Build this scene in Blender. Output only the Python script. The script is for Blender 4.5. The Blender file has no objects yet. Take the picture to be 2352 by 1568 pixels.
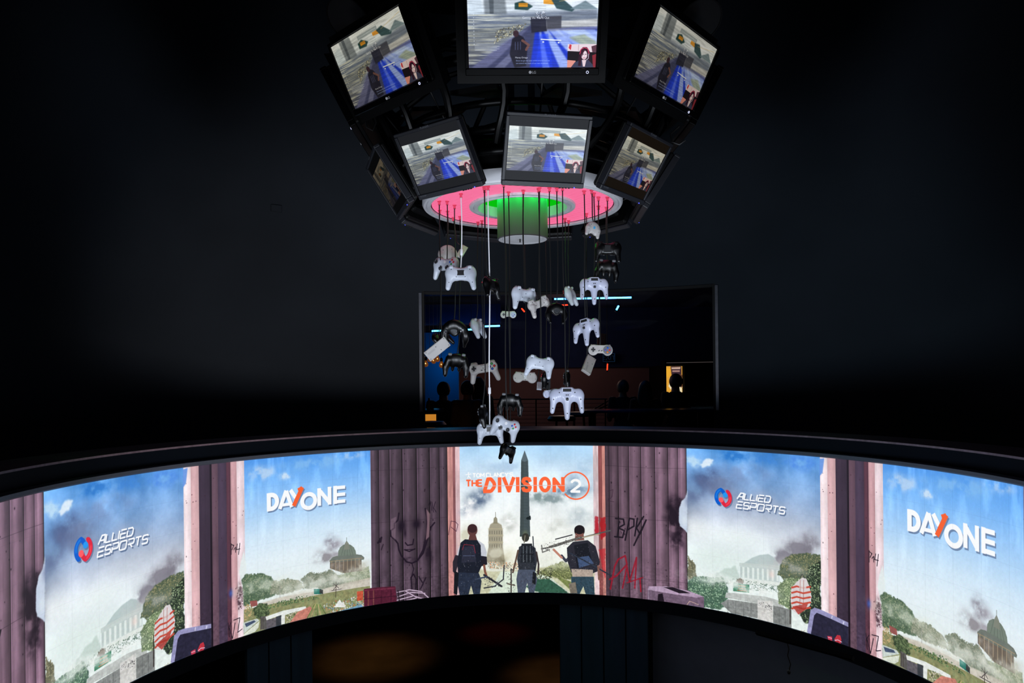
import bpy, math, random
import numpy as np
from mathutils import Matrix, Vector, Euler

# ------------------------------------------------------------------ camera
F = 1650.0          # focal length in pixels of a 2352 x 1568 frame
H0 = 876.5          # picture row of the horizon
ROLL = -0.010
CAMZ = 4.4          # the camera stands on the upper floor, 1.6 m above it
scn = bpy.context.scene
cam_data = bpy.data.cameras.new('camera')
cam = bpy.data.objects.new('camera', cam_data)
scn.collection.objects.link(cam)
cam_data.sensor_fit = 'HORIZONTAL'
cam_data.sensor_width = 36.0
cam_data.lens = 36.0 * F / 2352.0
cam_data.shift_y = (H0 - 784.0) / 2352.0
cam_data.clip_start = 0.05
cam_data.clip_end = 100
cam.location = (0, 0, CAMZ)
cam.rotation_euler = (Matrix.Rotation(math.pi / 2, 3, 'X') @ Matrix.Rotation(ROLL, 3, 'Z')).to_euler()
scn.camera = cam

# ------------------------------------------------------------------ world, exposure
world = bpy.data.worlds.new('world')
scn.world = world
world.use_nodes = True
world.node_tree.nodes['Background'].inputs[0].default_value = (0.35, 0.45, 0.8, 1)
world.node_tree.nodes['Background'].inputs[1].default_value = 0.0006
vs = scn.view_settings
vs.view_transform = 'Standard'
vs.look = 'None'
vs.gamma = 1.0
vs.exposure = 0.0
vs.use_curve_mapping = False
scn.cycles.max_bounces = 6
scn.cycles.sample_clamp_indirect = 3.0
LED_STRENGTH = 1.0


def lamp(name, kind, loc, power, color, size=0.3, rot=(0, 0, 0), **kw):
    l = bpy.data.lights.new(name, kind)
    l.energy = power
    l.color = color
    if kind == 'AREA':
        l.size = size
    elif kind in ('POINT', 'SPOT'):
        l.shadow_soft_size = size
    for k, v in kw.items():
        setattr(l, k, v)
    o = bpy.data.objects.new(name, l)
    scn.collection.objects.link(o)
    o.location = loc
    o.rotation_euler = rot
    return o


# unseen cool fill lamps, added low at the near edge to brighten the cluster
for lx in (-1.45, 0.1, 1.6):
    tgt = Vector((0.06, 3.9, CAMZ + 0.75))
    src = Vector((lx, 1.0, CAMZ - 0.85))
    lamp('cluster_fill_light', 'SPOT', src, 165, (0.80, 0.88, 1.0), 0.30, (tgt - src).to_track_quat('-Z', 'Y').to_euler(), spot_size=0.80, spot_blend=1.0)

# two more unseen fills, added to brighten the curved wall beside the window
for lx, tx_, pw, cc in ((-1.2, -2.0, 190, (1.0, 0.90, 0.86)), (1.3, 3.1, 100, (0.72, 0.88, 1.0))):
    tgt = Vector((tx_, 7.4, CAMZ + 0.55))
    src = Vector((lx, 1.9, CAMZ - 0.92))
    lamp('wall_fill_light', 'SPOT', src, pw, cc, 0.25, (tgt - src).to_track_quat('-Z', 'Y').to_euler(), spot_size=0.88, spot_blend=1.0)
# green lamps hidden in the recess of the disc
for k in range(8):
    a_ = k * math.pi / 4 + 0.2
    src = Vector((0.06 + 0.205 * math.sin(a_), 3.568 + 0.205 * math.cos(a_), CAMZ + 0.869 + 0.085))
    tgt = Vector((0.06, 3.568, CAMZ + 0.80))
    lamp('recess_green_lamp', 'SPOT', src, 6.5, (0.0, 1.0, 0.10), 0.01, (tgt - src).to_track_quat('-Z', 'Y').to_euler(), spot_size=1.7, spot_blend=1.0)

# warm downlights over the lower floor beyond the screen ring, added unseen warm fill in the bar upstairs
lamp('lower_floor_downlight', 'SPOT', (-2.3, 11.6, 2.5), 26, (1.0, 0.5, 0.14), 0.1, spot_size=0.95, spot_blend=1.0)
lamp('lower_floor_downlight', 'SPOT', (0.65, 10.7, 2.5), 22, (1.0, 0.5, 0.16), 0.1, spot_size=0.8, spot_blend=1.0)
lamp('lower_floor_red_lamp', 'SPOT', (-0.35, 12.6, 2.5), 7, (1.0, 0.04, 0.04), 0.1, spot_size=0.6, spot_blend=1.0)
lamp('bar_room_fill', 'POINT', (1.0, 13.2, CAMZ + 0.7), 14.0, (1.0, 0.62, 0.5), 0.3)
lamp('bar_room_fill', 'POINT', (-0.35, 13.4, CAMZ - 0.3), 4.0, (1.0, 0.55, 0.3), 0.2)

# ------------------------------------------------------------------ measuring helpers
CX, CZ, RS = 0.05, 3.568, 2.432          # axis and radius of the screen ring
ZT, ZB = -0.5335, -1.7595                # top and bottom edge of the screen, from eye level
RIG = (0.06, 3.568)                      # axis of the hanging monitor rig


def derot(x, y):
    X = x - 1176.0
    Y = y - H0
    c, n = math.cos(ROLL), math.sin(ROLL)
    return c * X + n * Y, -n * X + c * Y


def at(x, y, d):
    """world point seen in the photograph at pixel (x, y), d metres into the room"""
    X, Y = derot(x, y)
    return Vector((X / F * d, d, CAMZ - Y / F * d))


def led_uv(x, y):
    X, Y = derot(np.asarray(x, float), np.asarray(y, float))
    u = X / F
    A = u * u + 1
    B = -2 * (u * CX + CZ)
    C = CX * CX + CZ * CZ - RS * RS
    d = (-B + np.sqrt(B * B - 4 * A * C)) / (2 * A)
    th = np.arctan2(u * d - CX, d - CZ)
    Z = -Y / F * d
    return th, (Z - ZB) / (ZT - ZB)


# ------------------------------------------------------------------ the moving pictures shown on the screens
# (drawn here, shape by shape, as the content of the displays)
def fade(t):
    return t * t * (3 - 2 * t)


def vnoise(h, w, cell, rng, cellx=None):
    cx = cellx or cell
    gh, gw = int(h / cell) + 3, max(2, int(round(w / cx)))
    g = rng.random((gh, gw)).astype(np.float32)
    ys = np.arange(h) / cell
    xs = np.arange(w) * gw / w
    y0 = ys.astype(int)
    x0 = xs.astype(int)
    fy = fade(ys - y0)[:, None]
    fx = fade(xs - x0)[None]
    a = g[y0][:, x0 % gw]
    b = g[y0][:, (x0 + 1) % gw]
    c = g[y0 + 1][:, x0 % gw]
    d = g[y0 + 1][:, (x0 + 1) % gw]
    return (a * (1 - fx) + b * fx) * (1 - fy) + (c * (1 - fx) + d * fx) * fy


def fbm(h, w, cell, seed, oct=4, cellx=None):
    rng = np.random.default_rng(seed)
    r = np.zeros((h, w), np.float32)
    amp, tot = 1.0, 0.0
    cx = cellx or cell
    for _ in range(oct):
        r += amp * vnoise(h, w, max(cell, 1.5), rng, max(cx, 1.5))
        tot += amp
        amp *= 0.5
        cell /= 2
        cx /= 2
    return r / tot


def boxblur(a, r):
    r = int(max(1, round(r)))
    for ax in (0, 1):
        n = a.shape[ax]
        p = [(0, 0)] * a.ndim
        p[ax] = (r + 1, r)
        c = np.cumsum(np.pad(a, p, mode='edge'), axis=ax, dtype=np.float64)
        a = (np.take(c, range(2 * r + 1, 2 * r + 1 + n), axis=ax) - np.take(c, range(0, n), axis=ax)) / (2 * r + 1)
    return a.astype(np.float32)


def col(c):
    return np.array(c, np.float32) / 255.0


class Canvas:
    def __init__(self, w, h, mapper=None, wrap=False):
        self.w, self.h, self.wrap = w, h, wrap
        self.a = np.zeros((h, w, 3), np.float32)
        self.mapper = mapper
        self.k = 1.0

    def m(self, pts):
        p = np.asarray(pts, float)
        if self.mapper is None:
            return p
        return self.mapper(p)

    def put(self, x0, y0, mask, c, alpha=1.0):
        """composite a mask whose corner is at x0, y0"""
        offs = (0, self.w, -self.w) if self.wrap else (0,)
        for o in offs:
            X0 = x0 + o
            xa, xb = max(0, X0), min(self.w, X0 + mask.shape[1])
            ya, yb = max(0, y0), min(self.h, y0 + mask.shape[0])
            if xa >= xb or ya >= yb:
                continue
            mm = (mask[ya - y0:yb - y0, xa - X0:xb - X0] * alpha)[..., None]
            cc = c
            if isinstance(c, np.ndarray) and c.ndim == 3:
                cc = c[ya - y0:yb - y0, xa - X0:xb - X0]
            s = self.a[ya:yb, xa:xb]
            self.a[ya:yb, xa:xb] = s * (1 - mm) + cc * mm

    def grid(self, p, pad):
        x0 = int(math.floor(p[:, 0].min() - pad))
        x1 = int(math.ceil(p[:, 0].max() + pad)) + 1
        y0 = max(-40, int(math.floor(p[:, 1].min() - pad)))
        y1 = min(self.h + 40, int(math.ceil(p[:, 1].max() + pad)) + 1)
        return x0, max(y0, -40), x1, max(y1, y0 + 1)

    def mask(self, p, soft=0.0, rough=0.0, seed=0):
        pad = 2 + soft * 2 + rough
        x0, y0, x1, y1 = self.grid(p, pad)
        S = 2
        ys = (np.arange((y1 - y0) * S) + 0.5) / S + y0
        xs = (np.arange((x1 - x0) * S) + 0.5) / S + x0
        if rough:
            n1 = (fbm(len(ys), len(xs), rough * 2.4 * S, seed + 5, 3) - 0.5) * rough * 2.6
            n2 = (fbm(len(ys), len(xs), rough * 2.4 * S, seed + 9, 3) - 0.5) * rough * 2.6
            XX = xs[None] + n1
            YY = ys[:, None] + n2
        else:
            XX, YY = np.broadcast_arrays(xs[None], ys[:, None])
        ins = np.zeros(XX.shape, bool)
        q = np.roll(p, -1, 0)
        for (ax, ay), (bx, by) in zip(p, q):
            if ay == by:
                continue
            c = (ay > YY) != (by > YY)
            ins ^= c & (XX < (bx - ax) * (YY - ay) / (by - ay) + ax)
        mk = ins.reshape(y1 - y0, S, x1 - x0, S).mean((1, 3)).astype(np.float32)
        if soft:
            mk = boxblur(boxblur(mk, soft * 0.6), soft * 0.6)
        return x0, y0, mk

    def poly(self, pts, c, alpha=1.0, soft=0.0, rough=0.0, seed=0, tex=0.0, texc=None):
        p = self.m(pts)
        x0, y0, mk = self.mask(p, soft, rough, seed)
        cc = col(c)
        if tex:
            n = fbm(mk.shape[0], mk.shape[1], 10, seed + 77, 4)[..., None]
            c2 = col(texc) if texc is not None else cc * 0.5
            cc = cc * (1 - tex * n) + c2 * tex * n
        self.put(x0, y0, mk, cc, alpha)

    def line(self, pts, wd, c, alpha=1.0, butt=False, soft=0.0, raw=False):
        p = np.asarray(pts, float) if raw else self.m(pts)
        x0, y0, x1, y1 = self.grid(p, wd + 2)
        ys = np.arange(y0, y1)[:, None] + 0.5
        xs = np.arange(x0, x1)[None] + 0.5
        best = np.full((y1 - y0, x1 - x0), 1e9)
        n = len(p)
        for i in range(n - 1):
            ax, ay = p[i]
            bx, by = p[i + 1]
            dx, dy = bx - ax, by - ay
            L2 = dx * dx + dy * dy
            if L2 == 0:
                continue
            t = ((xs - ax) * dx + (ys - ay) * dy) / L2
            L = math.sqrt(L2)
            tc = np.clip(t, 0, 1)
            d = np.hypot(xs - ax - tc * dx, ys - ay - tc * dy)
            if butt:
                if i == 0:
                    d = np.where(t < 0, np.maximum(d, wd / 2 - t * L), d)
                if i == n - 2:
                    d = np.where(t > 1, np.maximum(d, wd / 2 + (t - 1) * L), d)
            best = np.minimum(best, d)
        mk = np.clip((wd / 2 - best) + 0.5, 0, 1).astype(np.float32)
        if soft:
            mk = boxblur(mk, soft)
        self.put(x0, y0, mk, col(c), alpha)

    def blob(self, x, y, rx, ry, c, alpha=1.0, seed=None, raw=False):
        p = np.array([[x, y]], float) if raw else self.m([[x, y]])
        px, py = p[0]
        x0, x1 = int(px - rx * 2), int(px + rx * 2) + 1
        y0, y1 = int(py - ry * 2), int(py + ry * 2) + 1
        ys = np.arange(y0, y1)[:, None]
        xs = np.arange(x0, x1)[None]
        g = np.exp(-(((xs - px) / rx) ** 2 + ((ys - py) / ry) ** 2) * 1.6)
        if seed is not None:
            n = fbm(y1 - y0, x1 - x0, max(8, min(rx, ry)), seed, 5)
            g = np.clip(g * 1.5 * (n * 3 - 0.85), 0, 1)
        self.put(x0, y0, g.astype(np.float32), col(c), alpha)

    def dabs(self, pts, n, cols, r0, r1, seed=0, soft=1, squash=1.0, alpha=0.9):
        """leaves, rubble, bushes: many small dabs inside an outline"""
        p = self.m(pts)
        x0, y0, mk = self.mask(p)
        rng = np.random.default_rng(seed)
        H, W = mk.shape
        k = 0
        yy, xx = np.mgrid[-8:9, -8:9]
        for _ in range(n * 6):
            if k >= n:
                break
            i, j = rng.integers(0, H), rng.integers(0, W)
            if mk[i, j] < 0.5:
                continue
            k += 1
            r = rng.uniform(r0, r1)
            a = rng.uniform(0, 3.14)
            u = xx * math.cos(a) + yy * math.sin(a)
            v = (-xx * math.sin(a) + yy * math.cos(a)) * squash
            g = np.clip(r + 0.5 - np.hypot(u, v * rng.uniform(1, 1.8)), 0, 1).astype(np.float32)
            self.put(x0 + j - 8, y0 + i - 8, g, col(cols[rng.integers(0, len(cols))]), alpha)

    def glyphs(self, text, x, y, h, wd, c, shear=0.0, sx=1.0, gap=0.18, raw=True, butt=True, tr=None):
        """stroke lettering with its lower left corner at x, y on the canvas"""
        cx = x
        for ch in text:
            if ch == ' ':
                cx += h * 0.4 * sx
                continue
            gw, strokes = GLYPH[ch]
            for s in strokes:
                q = [(cx + (px * gw + shear * py) * h * sx, y - py * h) for px, py in s]
                if tr:
                    q = [tr(*e) for e in q]
                self.line(q, wd, c, butt=butt, raw=True)
            cx += (gw + gap) * h * sx
        return cx


def arc(cx, cy, rx, ry, a0, a1, n=14):
    return [(cx + rx * math.cos(math.radians(a0 + (a1 - a0) * i / n)),
             cy + ry * math.sin(math.radians(a0 + (a1 - a0) * i / n))) for i in range(n + 1)]


GLYPH = {
    'A': (0.8, [[(0, 0), (0.5, 1), (1, 0)], [(0.22, 0.3), (0.8, 0.3)]]),
    'a': (0.9, [[(0, 0), (0.45, 1), (1, 1), (1, 0)], [(0.35, 0.4), (1, 0.4)]]),
    'L': (0.75, [[(0, 1), (0, 0), (1, 0)]]),
    'I': (0.05, [[(0, 0), (0, 1)]]),
    'E': (0.75, [[(1, 1), (0, 1), (0, 0), (1, 0)], [(0, 0.5), (0.9, 0.5)]]),
    'e': (0.8, [[(1, 1), (0, 1)], [(0, 0.52), (0.95, 0.52)], [(0, 0.62), (0, 0), (1, 0)]]),
    'D': (0.8, [[(0, 0), (0, 1), (0.5, 1)] + arc(0.5, 0.5, 0.5, 0.5, 90, -90) + [(0, 0)]]),
    'd': (0.85, [[(0, 0.75), (0, 0), (0.8, 0), (1, 0.25), (1, 0.8), (0.8, 1), (0, 1)]]),
    'S': (0.8, [[(1, 0.85), (0.85, 1), (0.15, 1), (0, 0.85), (0, 0.62), (0.15, 0.5), (0.85, 0.5), (1, 0.36), (1, 0.15), (0.85, 0), (0.15, 0), (0, 0.13)]]),
    'P': (0.85, [[(0, 0), (0, 0.62)], [(0, 1), (0.9, 1), (1, 0.9), (1, 0.5), (0.85, 0.38), (0, 0.38)]]),
    'O': (0.95, [arc(0.5, 0.5, 0.5, 0.5, 0, 360, 28)]),
    'o': (0.95, [[(0.15, 0), (0, 0.15), (0, 0.85), (0.15, 1), (0.85, 1), (1, 0.85), (1, 0.15), (0.85, 0), (0.15, 0)]]),
    'R': (0.85, [[(0, 1), (0.9, 1), (1, 0.9), (1, 0.55), (0.85, 0.42), (0, 0.42)], [(0.35, 0.42), (0.85, 0)]]),
    'T': (0.8, [[(0, 1), (1, 1)], [(0.5, 1), (0.5, 0)]]),
    'Y': (0.85, [[(0, 1), (0.5, 0.5), (1, 1)], [(0.5, 0.5), (0.5, 0)]]),
    'N': (0.85, [[(0, 0), (0, 1), (1, 0), (1, 1)]]),
    'M': (1.0, [[(0, 0), (0, 1), (0.5, 0.35), (1, 1), (1, 0)]]),
    'C': (0.85, [[(1, 1), (0.15, 1), (0, 0.85), (0, 0.15), (0.15, 0), (1, 0)]]),
    'H': (0.75, [[(0, 0), (0, 1)], [(1, 0), (1, 1)], [(0, 0.5), (1, 0.5)]]),
    'V': (0.85, [[(0, 1), (0.5, 0), (1, 1)]]),
    'K': (0.8, [[(0, 0), (0, 1)], [(1, 1), (0, 0.45), (1, 0)]]),
    'B': (0.8, [[(0, 0), (0, 1), (0.8, 1), (1, 0.75), (0.8, 0.5), (0, 0.5)], [(0.8, 0.5), (1, 0.25), (0.8, 0), (0, 0)]]),
    'G': (0.85, [[(1, 0.8), (0.6, 1), (0.1, 0.8), (0, 0.3), (0.4, 0), (1, 0.1), (1, 0.45), (0.6, 0.45)]]),
    "'": (0.1, [[(0, 1), (0, 0.75)]]),
    '2': (0.8, [arc(0.5, 0.68, 0.46, 0.32, 165, -30, 14) + [(0.05, 0.0), (1, 0)]]),
    '4': (0.8, [[(0.8, 0), (0.8, 1), (0, 0.35), (1, 0.35)]]),
    'U': (0.8, [[(0, 1), (0, 0.15), (0.2, 0), (0.8, 0), (1, 0.15), (1, 1)]]),
    'X': (0.8, [[(0, 0), (1, 1)], [(0, 1), (1, 0)]]),
    'Z': (0.8, [[(0, 1), (1, 1), (0, 0), (1, 0)]]),
}

PERIOD = 2.108
TH0 = -1.540
LW, LH = 2504, 600


def led_map(p):
    th, v = led_uv(p[:, 0], p[:, 1])
    u = (th - TH0) / PERIOD * LW
    # every outline is drawn where its own first point wraps to
    k = math.floor(u[0] / LW) * LW
    return np.stack([u - k, (1 - v) * LH], 1)


def tx(th):
    return int(round((th - TH0) / PERIOD * LW)) 


def sky(cv, x0, x1, stops):
    ys = np.linspace(0, 1, cv.h)
    t = [s[0] for s in stops]
    g = np.stack([np.interp(ys, t, [s[1][k] / 255 for s in stops]) for k in range(3)], 1)
    cv.a[:, x0:x1] = g[:, None]


def tree(cv, pts, dark, mid, light, n, seed, r=(1.2, 3.4)):
    cv.poly(pts, dark, rough=5, soft=1, seed=seed, alpha=0.95)
    cv.dabs(pts, n, [dark, mid, mid, light], r[0], r[1], seed)
    # sunlit tops of the picture's trees
    p = np.array(pts, float)
    c = p.mean(0)
    up = c + (p - c) * [0.85, 0.6] - [0, (c[1] - p[:, 1].min()) * 0.35]
    cv.dabs(up, n // 2, [mid, light], r[0] * 0.8, r[1] * 0.8, seed + 3)


def flutes(cv, xa, xb, base, lights, y0=0):
    """fluted columns: (position 0..1, width, strength) of each lit rib"""
    w = xb - xa
    xs = (np.arange(w) + 0.5) / w
    prof = np.ones(w, np.float32)
    hl = np.zeros(w, np.float32)
    for i, (a, b) in enumerate(zip(lights[:-1], lights[1:])):
        mm = (xs >= a) & (xs < b)
        t = (xs - a) / (b - a)
        prof = np.where(mm, 0.58 + 0.62 * np.clip(1 - np.abs(t - 0.34) / 0.62, 0, 1) ** 0.8, prof)
        hl = np.where(mm & (t < 0.05), 1.0, np.where(mm & (t > 0.95), -1.2, hl))
    n = fbm(cv.h, w, 60, int(xa) + 3, 4, 24)
    n2 = fbm(cv.h, w, 200, int(xa) + 8, 3, 10)
    img = col(base)[None, None] * (prof[None, :, None] * (0.72 + 0.35 * n[..., None] + 0.28 * n2[..., None]))
    img = img + hl[None, :, None] * np.array([0.14, 0.10, 0.14], np.float32)
    cv.a[:, xa:xb] = np.clip(img, 0, 1)
    rng = np.random.default_rng(int(xa))
    for yy in (0.13, 0.47, 0.86):
        cv.line([(xa, yy * LH), ((xa + xb) / 2, yy * LH + 5), (xb, yy * LH)], 1.2, (35, 25, 35), 0.5, raw=True)
    for _ in range(int(w / 7)):
        x, y = rng.uniform(xa + 3, xb - 3), rng.uniform(10, LH - 10)
        r = rng.uniform(1.2, 3.0)
        cv.blob(x, y, r, r * 1.4, (25, 15, 25), 0.9, raw=True)


def paint_led():
    cv = Canvas(LW, LH, led_map, True)
    A0, A1 = tx(-1.540), tx(-1.108)        # sponsor panel
    B1 = tx(-0.922)                        # slim pillar
    D1 = tx(-0.506)                        # second sponsor panel
    L1 = tx(-0.203)                        # broad pillar
    M1 = tx(0.256)                         # centre panel
    # ---- skies
    sky(cv, A0, A1, [(0, (84, 150, 218)), (0.1, (112, 164, 224)), (0.28, (140, 168, 206)), (0.4, (178, 190, 210)), (0.5, (222, 230, 240)), (0.64, (232, 243, 244)), (1, (228, 238, 234))])
    sky(cv, B1 - 30, D1, [(0, (78, 150, 232)), (0.12, (112, 176, 244)), (0.3, (165, 206, 246)), (0.45, (205, 228, 246)), (0.6, (226, 239, 246)), (1, (230, 236, 228))])
    sky(cv, L1, M1, [(0, (172, 214, 248)), (0.18, (212, 232, 248)), (0.35, (236, 244, 248)), (0.6, (246, 249, 244)), (1, (236, 240, 226))])
    n = fbm(LH, LW, 130, 4, 6, 110)[..., None]
    m = np.zeros((LH, LW, 1), np.float32)
    m[:, A0:A1] = 1
    yy = np.linspace(0, 1, LH)[:, None, None]
    cv.a += m * (n - 0.5) * 0.55 * np.clip(1.15 - yy * 1.4, 0, 1)
    # streaky high cloud
    st = fbm(LH, LW, 120, 21, 5, 26)[..., None]
    m[:] = 0
    m[:, B1:D1] = 1
    cv.a += m * np.clip(st - 0.5, 0, 1) * 0.45 * np.clip(1 - yy * 1.7, 0, 1)
    m[:] = 0
    m[:, L1:M1] = 1
    cv.a += m * (n - 0.5) * 0.25
    cv.a = np.clip(cv.a, 0, 1)
    # ---- sponsor panel A, coordinates read on its right-hand showing
    for x, y, rx, ry, c, al, s in [
            (1625, 1098, 62, 46, (70, 92, 138), 0.95, 11), (1600, 1120, 60, 50, (88, 102, 142), 0.9, 12), (1660, 1120, 80, 50, (108, 122, 158), 0.8, 13),
            (1700, 1085, 110, 40, (120, 145, 190), 0.6, 14), (1740, 1160, 130, 50, (160, 170, 192), 0.7, 15), (1690, 1046, 70, 26, (30, 110, 196), 0.8, 16),
            (1760, 1052, 90, 26, (60, 130, 212), 0.8, 17), (1840, 1062, 60, 30, (70, 130, 225), 0.7, 18)]:
        cv.blob(x, y, rx, ry, c, al, s)
    for x, y, rx, ry in [(1590, 1056, 34, 18), (1600, 1066, 28, 14), (1625, 1062, 20, 12)]:
        cv.blob(x, y, rx, ry, (190, 222, 245), 0.85, 30 + int(x) % 7)
    cv.poly([(1608, 1068), (1622, 1052), (1640, 1056), (1630, 1068), (1614, 1074)], (238, 246, 252), 0.8, soft=3, rough=4, seed=5)
    for x, y, rx, ry, c, al in [(1600, 1215, 70, 50, (236, 242, 244), 0.8), (1690, 1235, 140, 50, (232, 242, 240), 0.7), (1650, 1290, 150, 60, (222, 236, 232), 0.8), (1760, 1205, 130, 40, (206, 214, 224), 0.4)]:
        cv.blob(x, y, rx, ry, c, al)
    # smoke, portico, far trees
    for x, y, rx, ry, s in [(1830, 1262, 60, 40, 41), (1860, 1250, 40, 44, 42), (1800, 1280, 50, 30, 43)]:
        cv.blob(x, y, rx, ry, (120, 116, 128), 0.85, s)
    cv.poly([(1716, 1288), (1728, 1280), (1745, 1274), (1765, 1272), (1775, 1278), (1785, 1290), (1790, 1300), (1700, 1298)], (168, 186, 186), 0.75, soft=2)
    cv.poly([(1698, 1292), (1792, 1298), (1792, 1306), (1698, 1300)], (196, 208, 205), 0.9)
    cv.poly([(1700, 1300), (1790, 1306), (1790, 1338), (1700, 1326)], (182, 196, 194), 0.85, soft=1)
    for i in range(8):
        x = 1705 + i * 11.2
        cv.poly([(x, 1301 + i), (x + 5, 1302 + i), (x + 5, 1328 + i), (x, 1327 + i)], (226, 236, 232), 0.9)
    cv.poly([(1690, 1326), (1800, 1338), (1810, 1350), (1690, 1338)], (222, 228, 222), 0.8, soft=3)
    cv.blob(1772, 1318, 14, 18, (245, 214, 205), 0.6)
    cv.poly([(1640, 1320), (1665, 1306), (1690, 1300), (1700, 1330), (1640, 1345)], (176, 196, 186), 0.6, soft=3, rough=4, seed=3)
    tree(cv, [(1785, 1318), (1800, 1282), (1822, 1272), (1850, 1270), (1884, 1274), (1886, 1335), (1840, 1332), (1800, 1330)], (78, 92, 70), (112, 118, 84), (150, 146, 110), 420, 61)
    tree(cv, [(1580, 1275), (1596, 1296), (1600, 1330), (1580, 1330)], (96, 96, 76), (128, 124, 96), (160, 158, 130), 90, 62)
    tree(cv, [(1578, 1335), (1600, 1322), (1630, 1325), (1660, 1326), (1672, 1350), (1668, 1380), (1655, 1402), (1630, 1396), (1600, 1396), (1578, 1385)], (66, 96, 80), (96, 130, 102), (156, 186, 158), 620, 63)
    cv.dabs([(1655, 1335), (1690, 1328), (1760, 1340), (1790, 1345), (1800, 1362), (1700, 1352)], 260, [(110, 132, 122), (88, 112, 100), (150, 168, 155)], 1, 3, 64)
    tree(cv, [(1690, 1335), (1700, 1326), (1708, 1338), (1704, 1345)], (84, 72, 66), (104, 92, 80), (120, 104, 92), 40, 65)
    cv.poly([(1668, 1360), (1760, 1370), (1800, 1382), (1800, 1396), (1740, 1386), (1665, 1372)], (196, 202, 198), 0.95, tex=0.5, texc=(150, 150, 150), seed=6)
    cv.poly([(1684, 1338), (1721, 1343), (1721, 1361), (1684, 1357)], (38, 108, 76))
    for a, b in ((1343, 0), (1349, 1)):
        cv.line([(1696, a + 1), (1712, a + 3.5)], 2.4, (224, 106, 50), 0.9)
    cv.line([(1694, 1355), (1715, 1357)], 2.4, (214, 96, 60), 0.9)
    cv.line([(1671, 1357), (1676, 1350), (1686, 1348)], 1.6, (230, 235, 235))
    cv.poly([(1655, 1385), (1672, 1376), (1740, 1386), (1740, 1420), (1680, 1408)], (146, 150, 148), 1, tex=0.5, texc=(110, 112, 112), seed=7)
    for x in (1672, 1690, 1708, 1725):
        cv.line([(x, 1378 + (x - 1672) * 0.2), (x, 1410 + (x - 1672) * 0.2)], 1.2, (80, 84, 84), 0.8)
    cv.line([(1664, 1394), (1740, 1404)], 1.0, (90, 92, 92), 0.7)
    cv.poly([(1740, 1378), (1775, 1380), (1776, 1430), (1740, 1424)], (226, 226, 222), 1, tex=0.5, texc=(160, 158, 155), seed=8)
    cv.dabs([(1742, 1380), (1775, 1388), (1772, 1402), (1744, 1396)], 60, [(60, 60, 64), (120, 120, 124), (240, 240, 240)], 0.8, 2, 66)
    cv.poly([(1776, 1390), (1818, 1400), (1818, 1442), (1776, 1430)], (138, 142, 140), 1, tex=0.5, texc=(100, 102, 102), seed=9)
    for x in (1790, 1804):
        cv.line([(x, 1394 + (x - 1776) * 0.22), (x, 1436 + (x - 1776) * 0.22)], 1.2, (82, 84, 84), 0.8)
    tree(cv, [(1786, 1345), (1810, 1325), (1840, 1328), (1846, 1390), (1812, 1398), (1788, 1385)], (98, 116, 86), (132, 152, 112), (186, 200, 160), 380, 67)
    tree(cv, [(1858, 1300), (1884, 1290), (1886, 1435), (1850, 1432), (1836, 1408), (1850, 1360)], (34, 44, 36), (64, 82, 60), (150, 170, 130), 520, 68)
    cv.dabs([(1660, 1404), (1740, 1422), (1830, 1446), (1860, 1450), (1850, 1462), (1760, 1436), (1660, 1412)], 260, [(150, 140, 120), (196, 180, 150), (92, 88, 76), (222, 206, 170), (120, 110, 96)], 0.8, 2.6, 69)
    cv.line([(1830, 1452), (1860, 1460)], 3, (214, 160, 96), 0.9)
    # the striped rucksack hanging on a post
    cv.line([(1815, 1370), (1815, 1432)], 3, (46, 36, 34))
    bag = [(1832, 1334), (1842, 1326), (1852, 1328), (1858, 1344), (1864, 1368), (1862, 1388), (1850, 1400), (1834, 1410), (1820, 1402), (1816, 1378), (1818, 1348)]
    cv.poly(bag, (216, 208, 210), rough=1.5, seed=2)
    for k in range(5):
        y = 1346 + k * 12
        cv.line([(1819, y + 3), (1830, y), (1845, y + 4), (1861, y + 1)], 6.0, (196, 74, 58), 0.95)
    cv.poly([(1834, 1334), (1852, 1336), (1852, 1352), (1836, 1352)], (222, 216, 216), 0.8)
    for x in (1838, 1846):
        cv.line([(x, 1332), (x - 1, 1400)], 1.6, (160, 84, 76), 0.9)
    cv.line([(1838, 1326), (1842, 1318), (1848, 1327)], 2.2, (40, 40, 44))
    cv.poly([(1820, 1392), (1856, 1386), (1850, 1400), (1834, 1411)], (170, 52, 44), 0.8)
    # ---- slim pillar
    S = [(-1.112, -1.090, (236, 218, 222)), (-1.090, -1.064, (208, 168, 172)), (-1.064, -1.030, (58, 46, 62)), (-1.030, -1.024, (28, 20, 30)), (-1.024, -1.005, (96, 72, 86)), (-1.005, -0.978, (70, 56, 76)), (-0.978, -0.964, (88, 54, 68)), (-0.964, -0.945, (198, 154, 160)), (-0.945, -0.920, (232, 212, 218))]
    for k, (a, b, c) in enumerate(S):
        xa, xb = tx(a), tx(b)
        w = xb - xa
        t = np.linspace(0, 1, w)[None]
        nn = fbm(LH, w, 70, 200 + k, 4, 18)
        cv.a[:, xa:xb] = np.clip(col(c)[None, None] * ((1.07 - 0.18 * np.abs(t - 0.35) - 0.22 * (nn - 0.5))[..., None]), 0, 1)
    rng = np.random.default_rng(8)
    for _ in range(46):
        x, y = rng.uniform(tx(-1.108), tx(-0.925)), rng.uniform(10, LH - 60)
        cv.blob(x, y, rng.uniform(1, 2.4), rng.uniform(1, 3), (50, 24, 34), 0.85, raw=True)
    # broken edges of that pillar (bites out of the silhouette)
    cv.poly([(420, 1078), (431, 1074), (427, 1110), (420, 1120)], (96, 146, 225), 0.9, soft=1)
    cv.poly([(549, 1315), (556, 1345), (561, 1380), (566, 1300), (560, 1265), (553, 1290)], (226, 236, 236), 0.95, soft=1)
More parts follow.
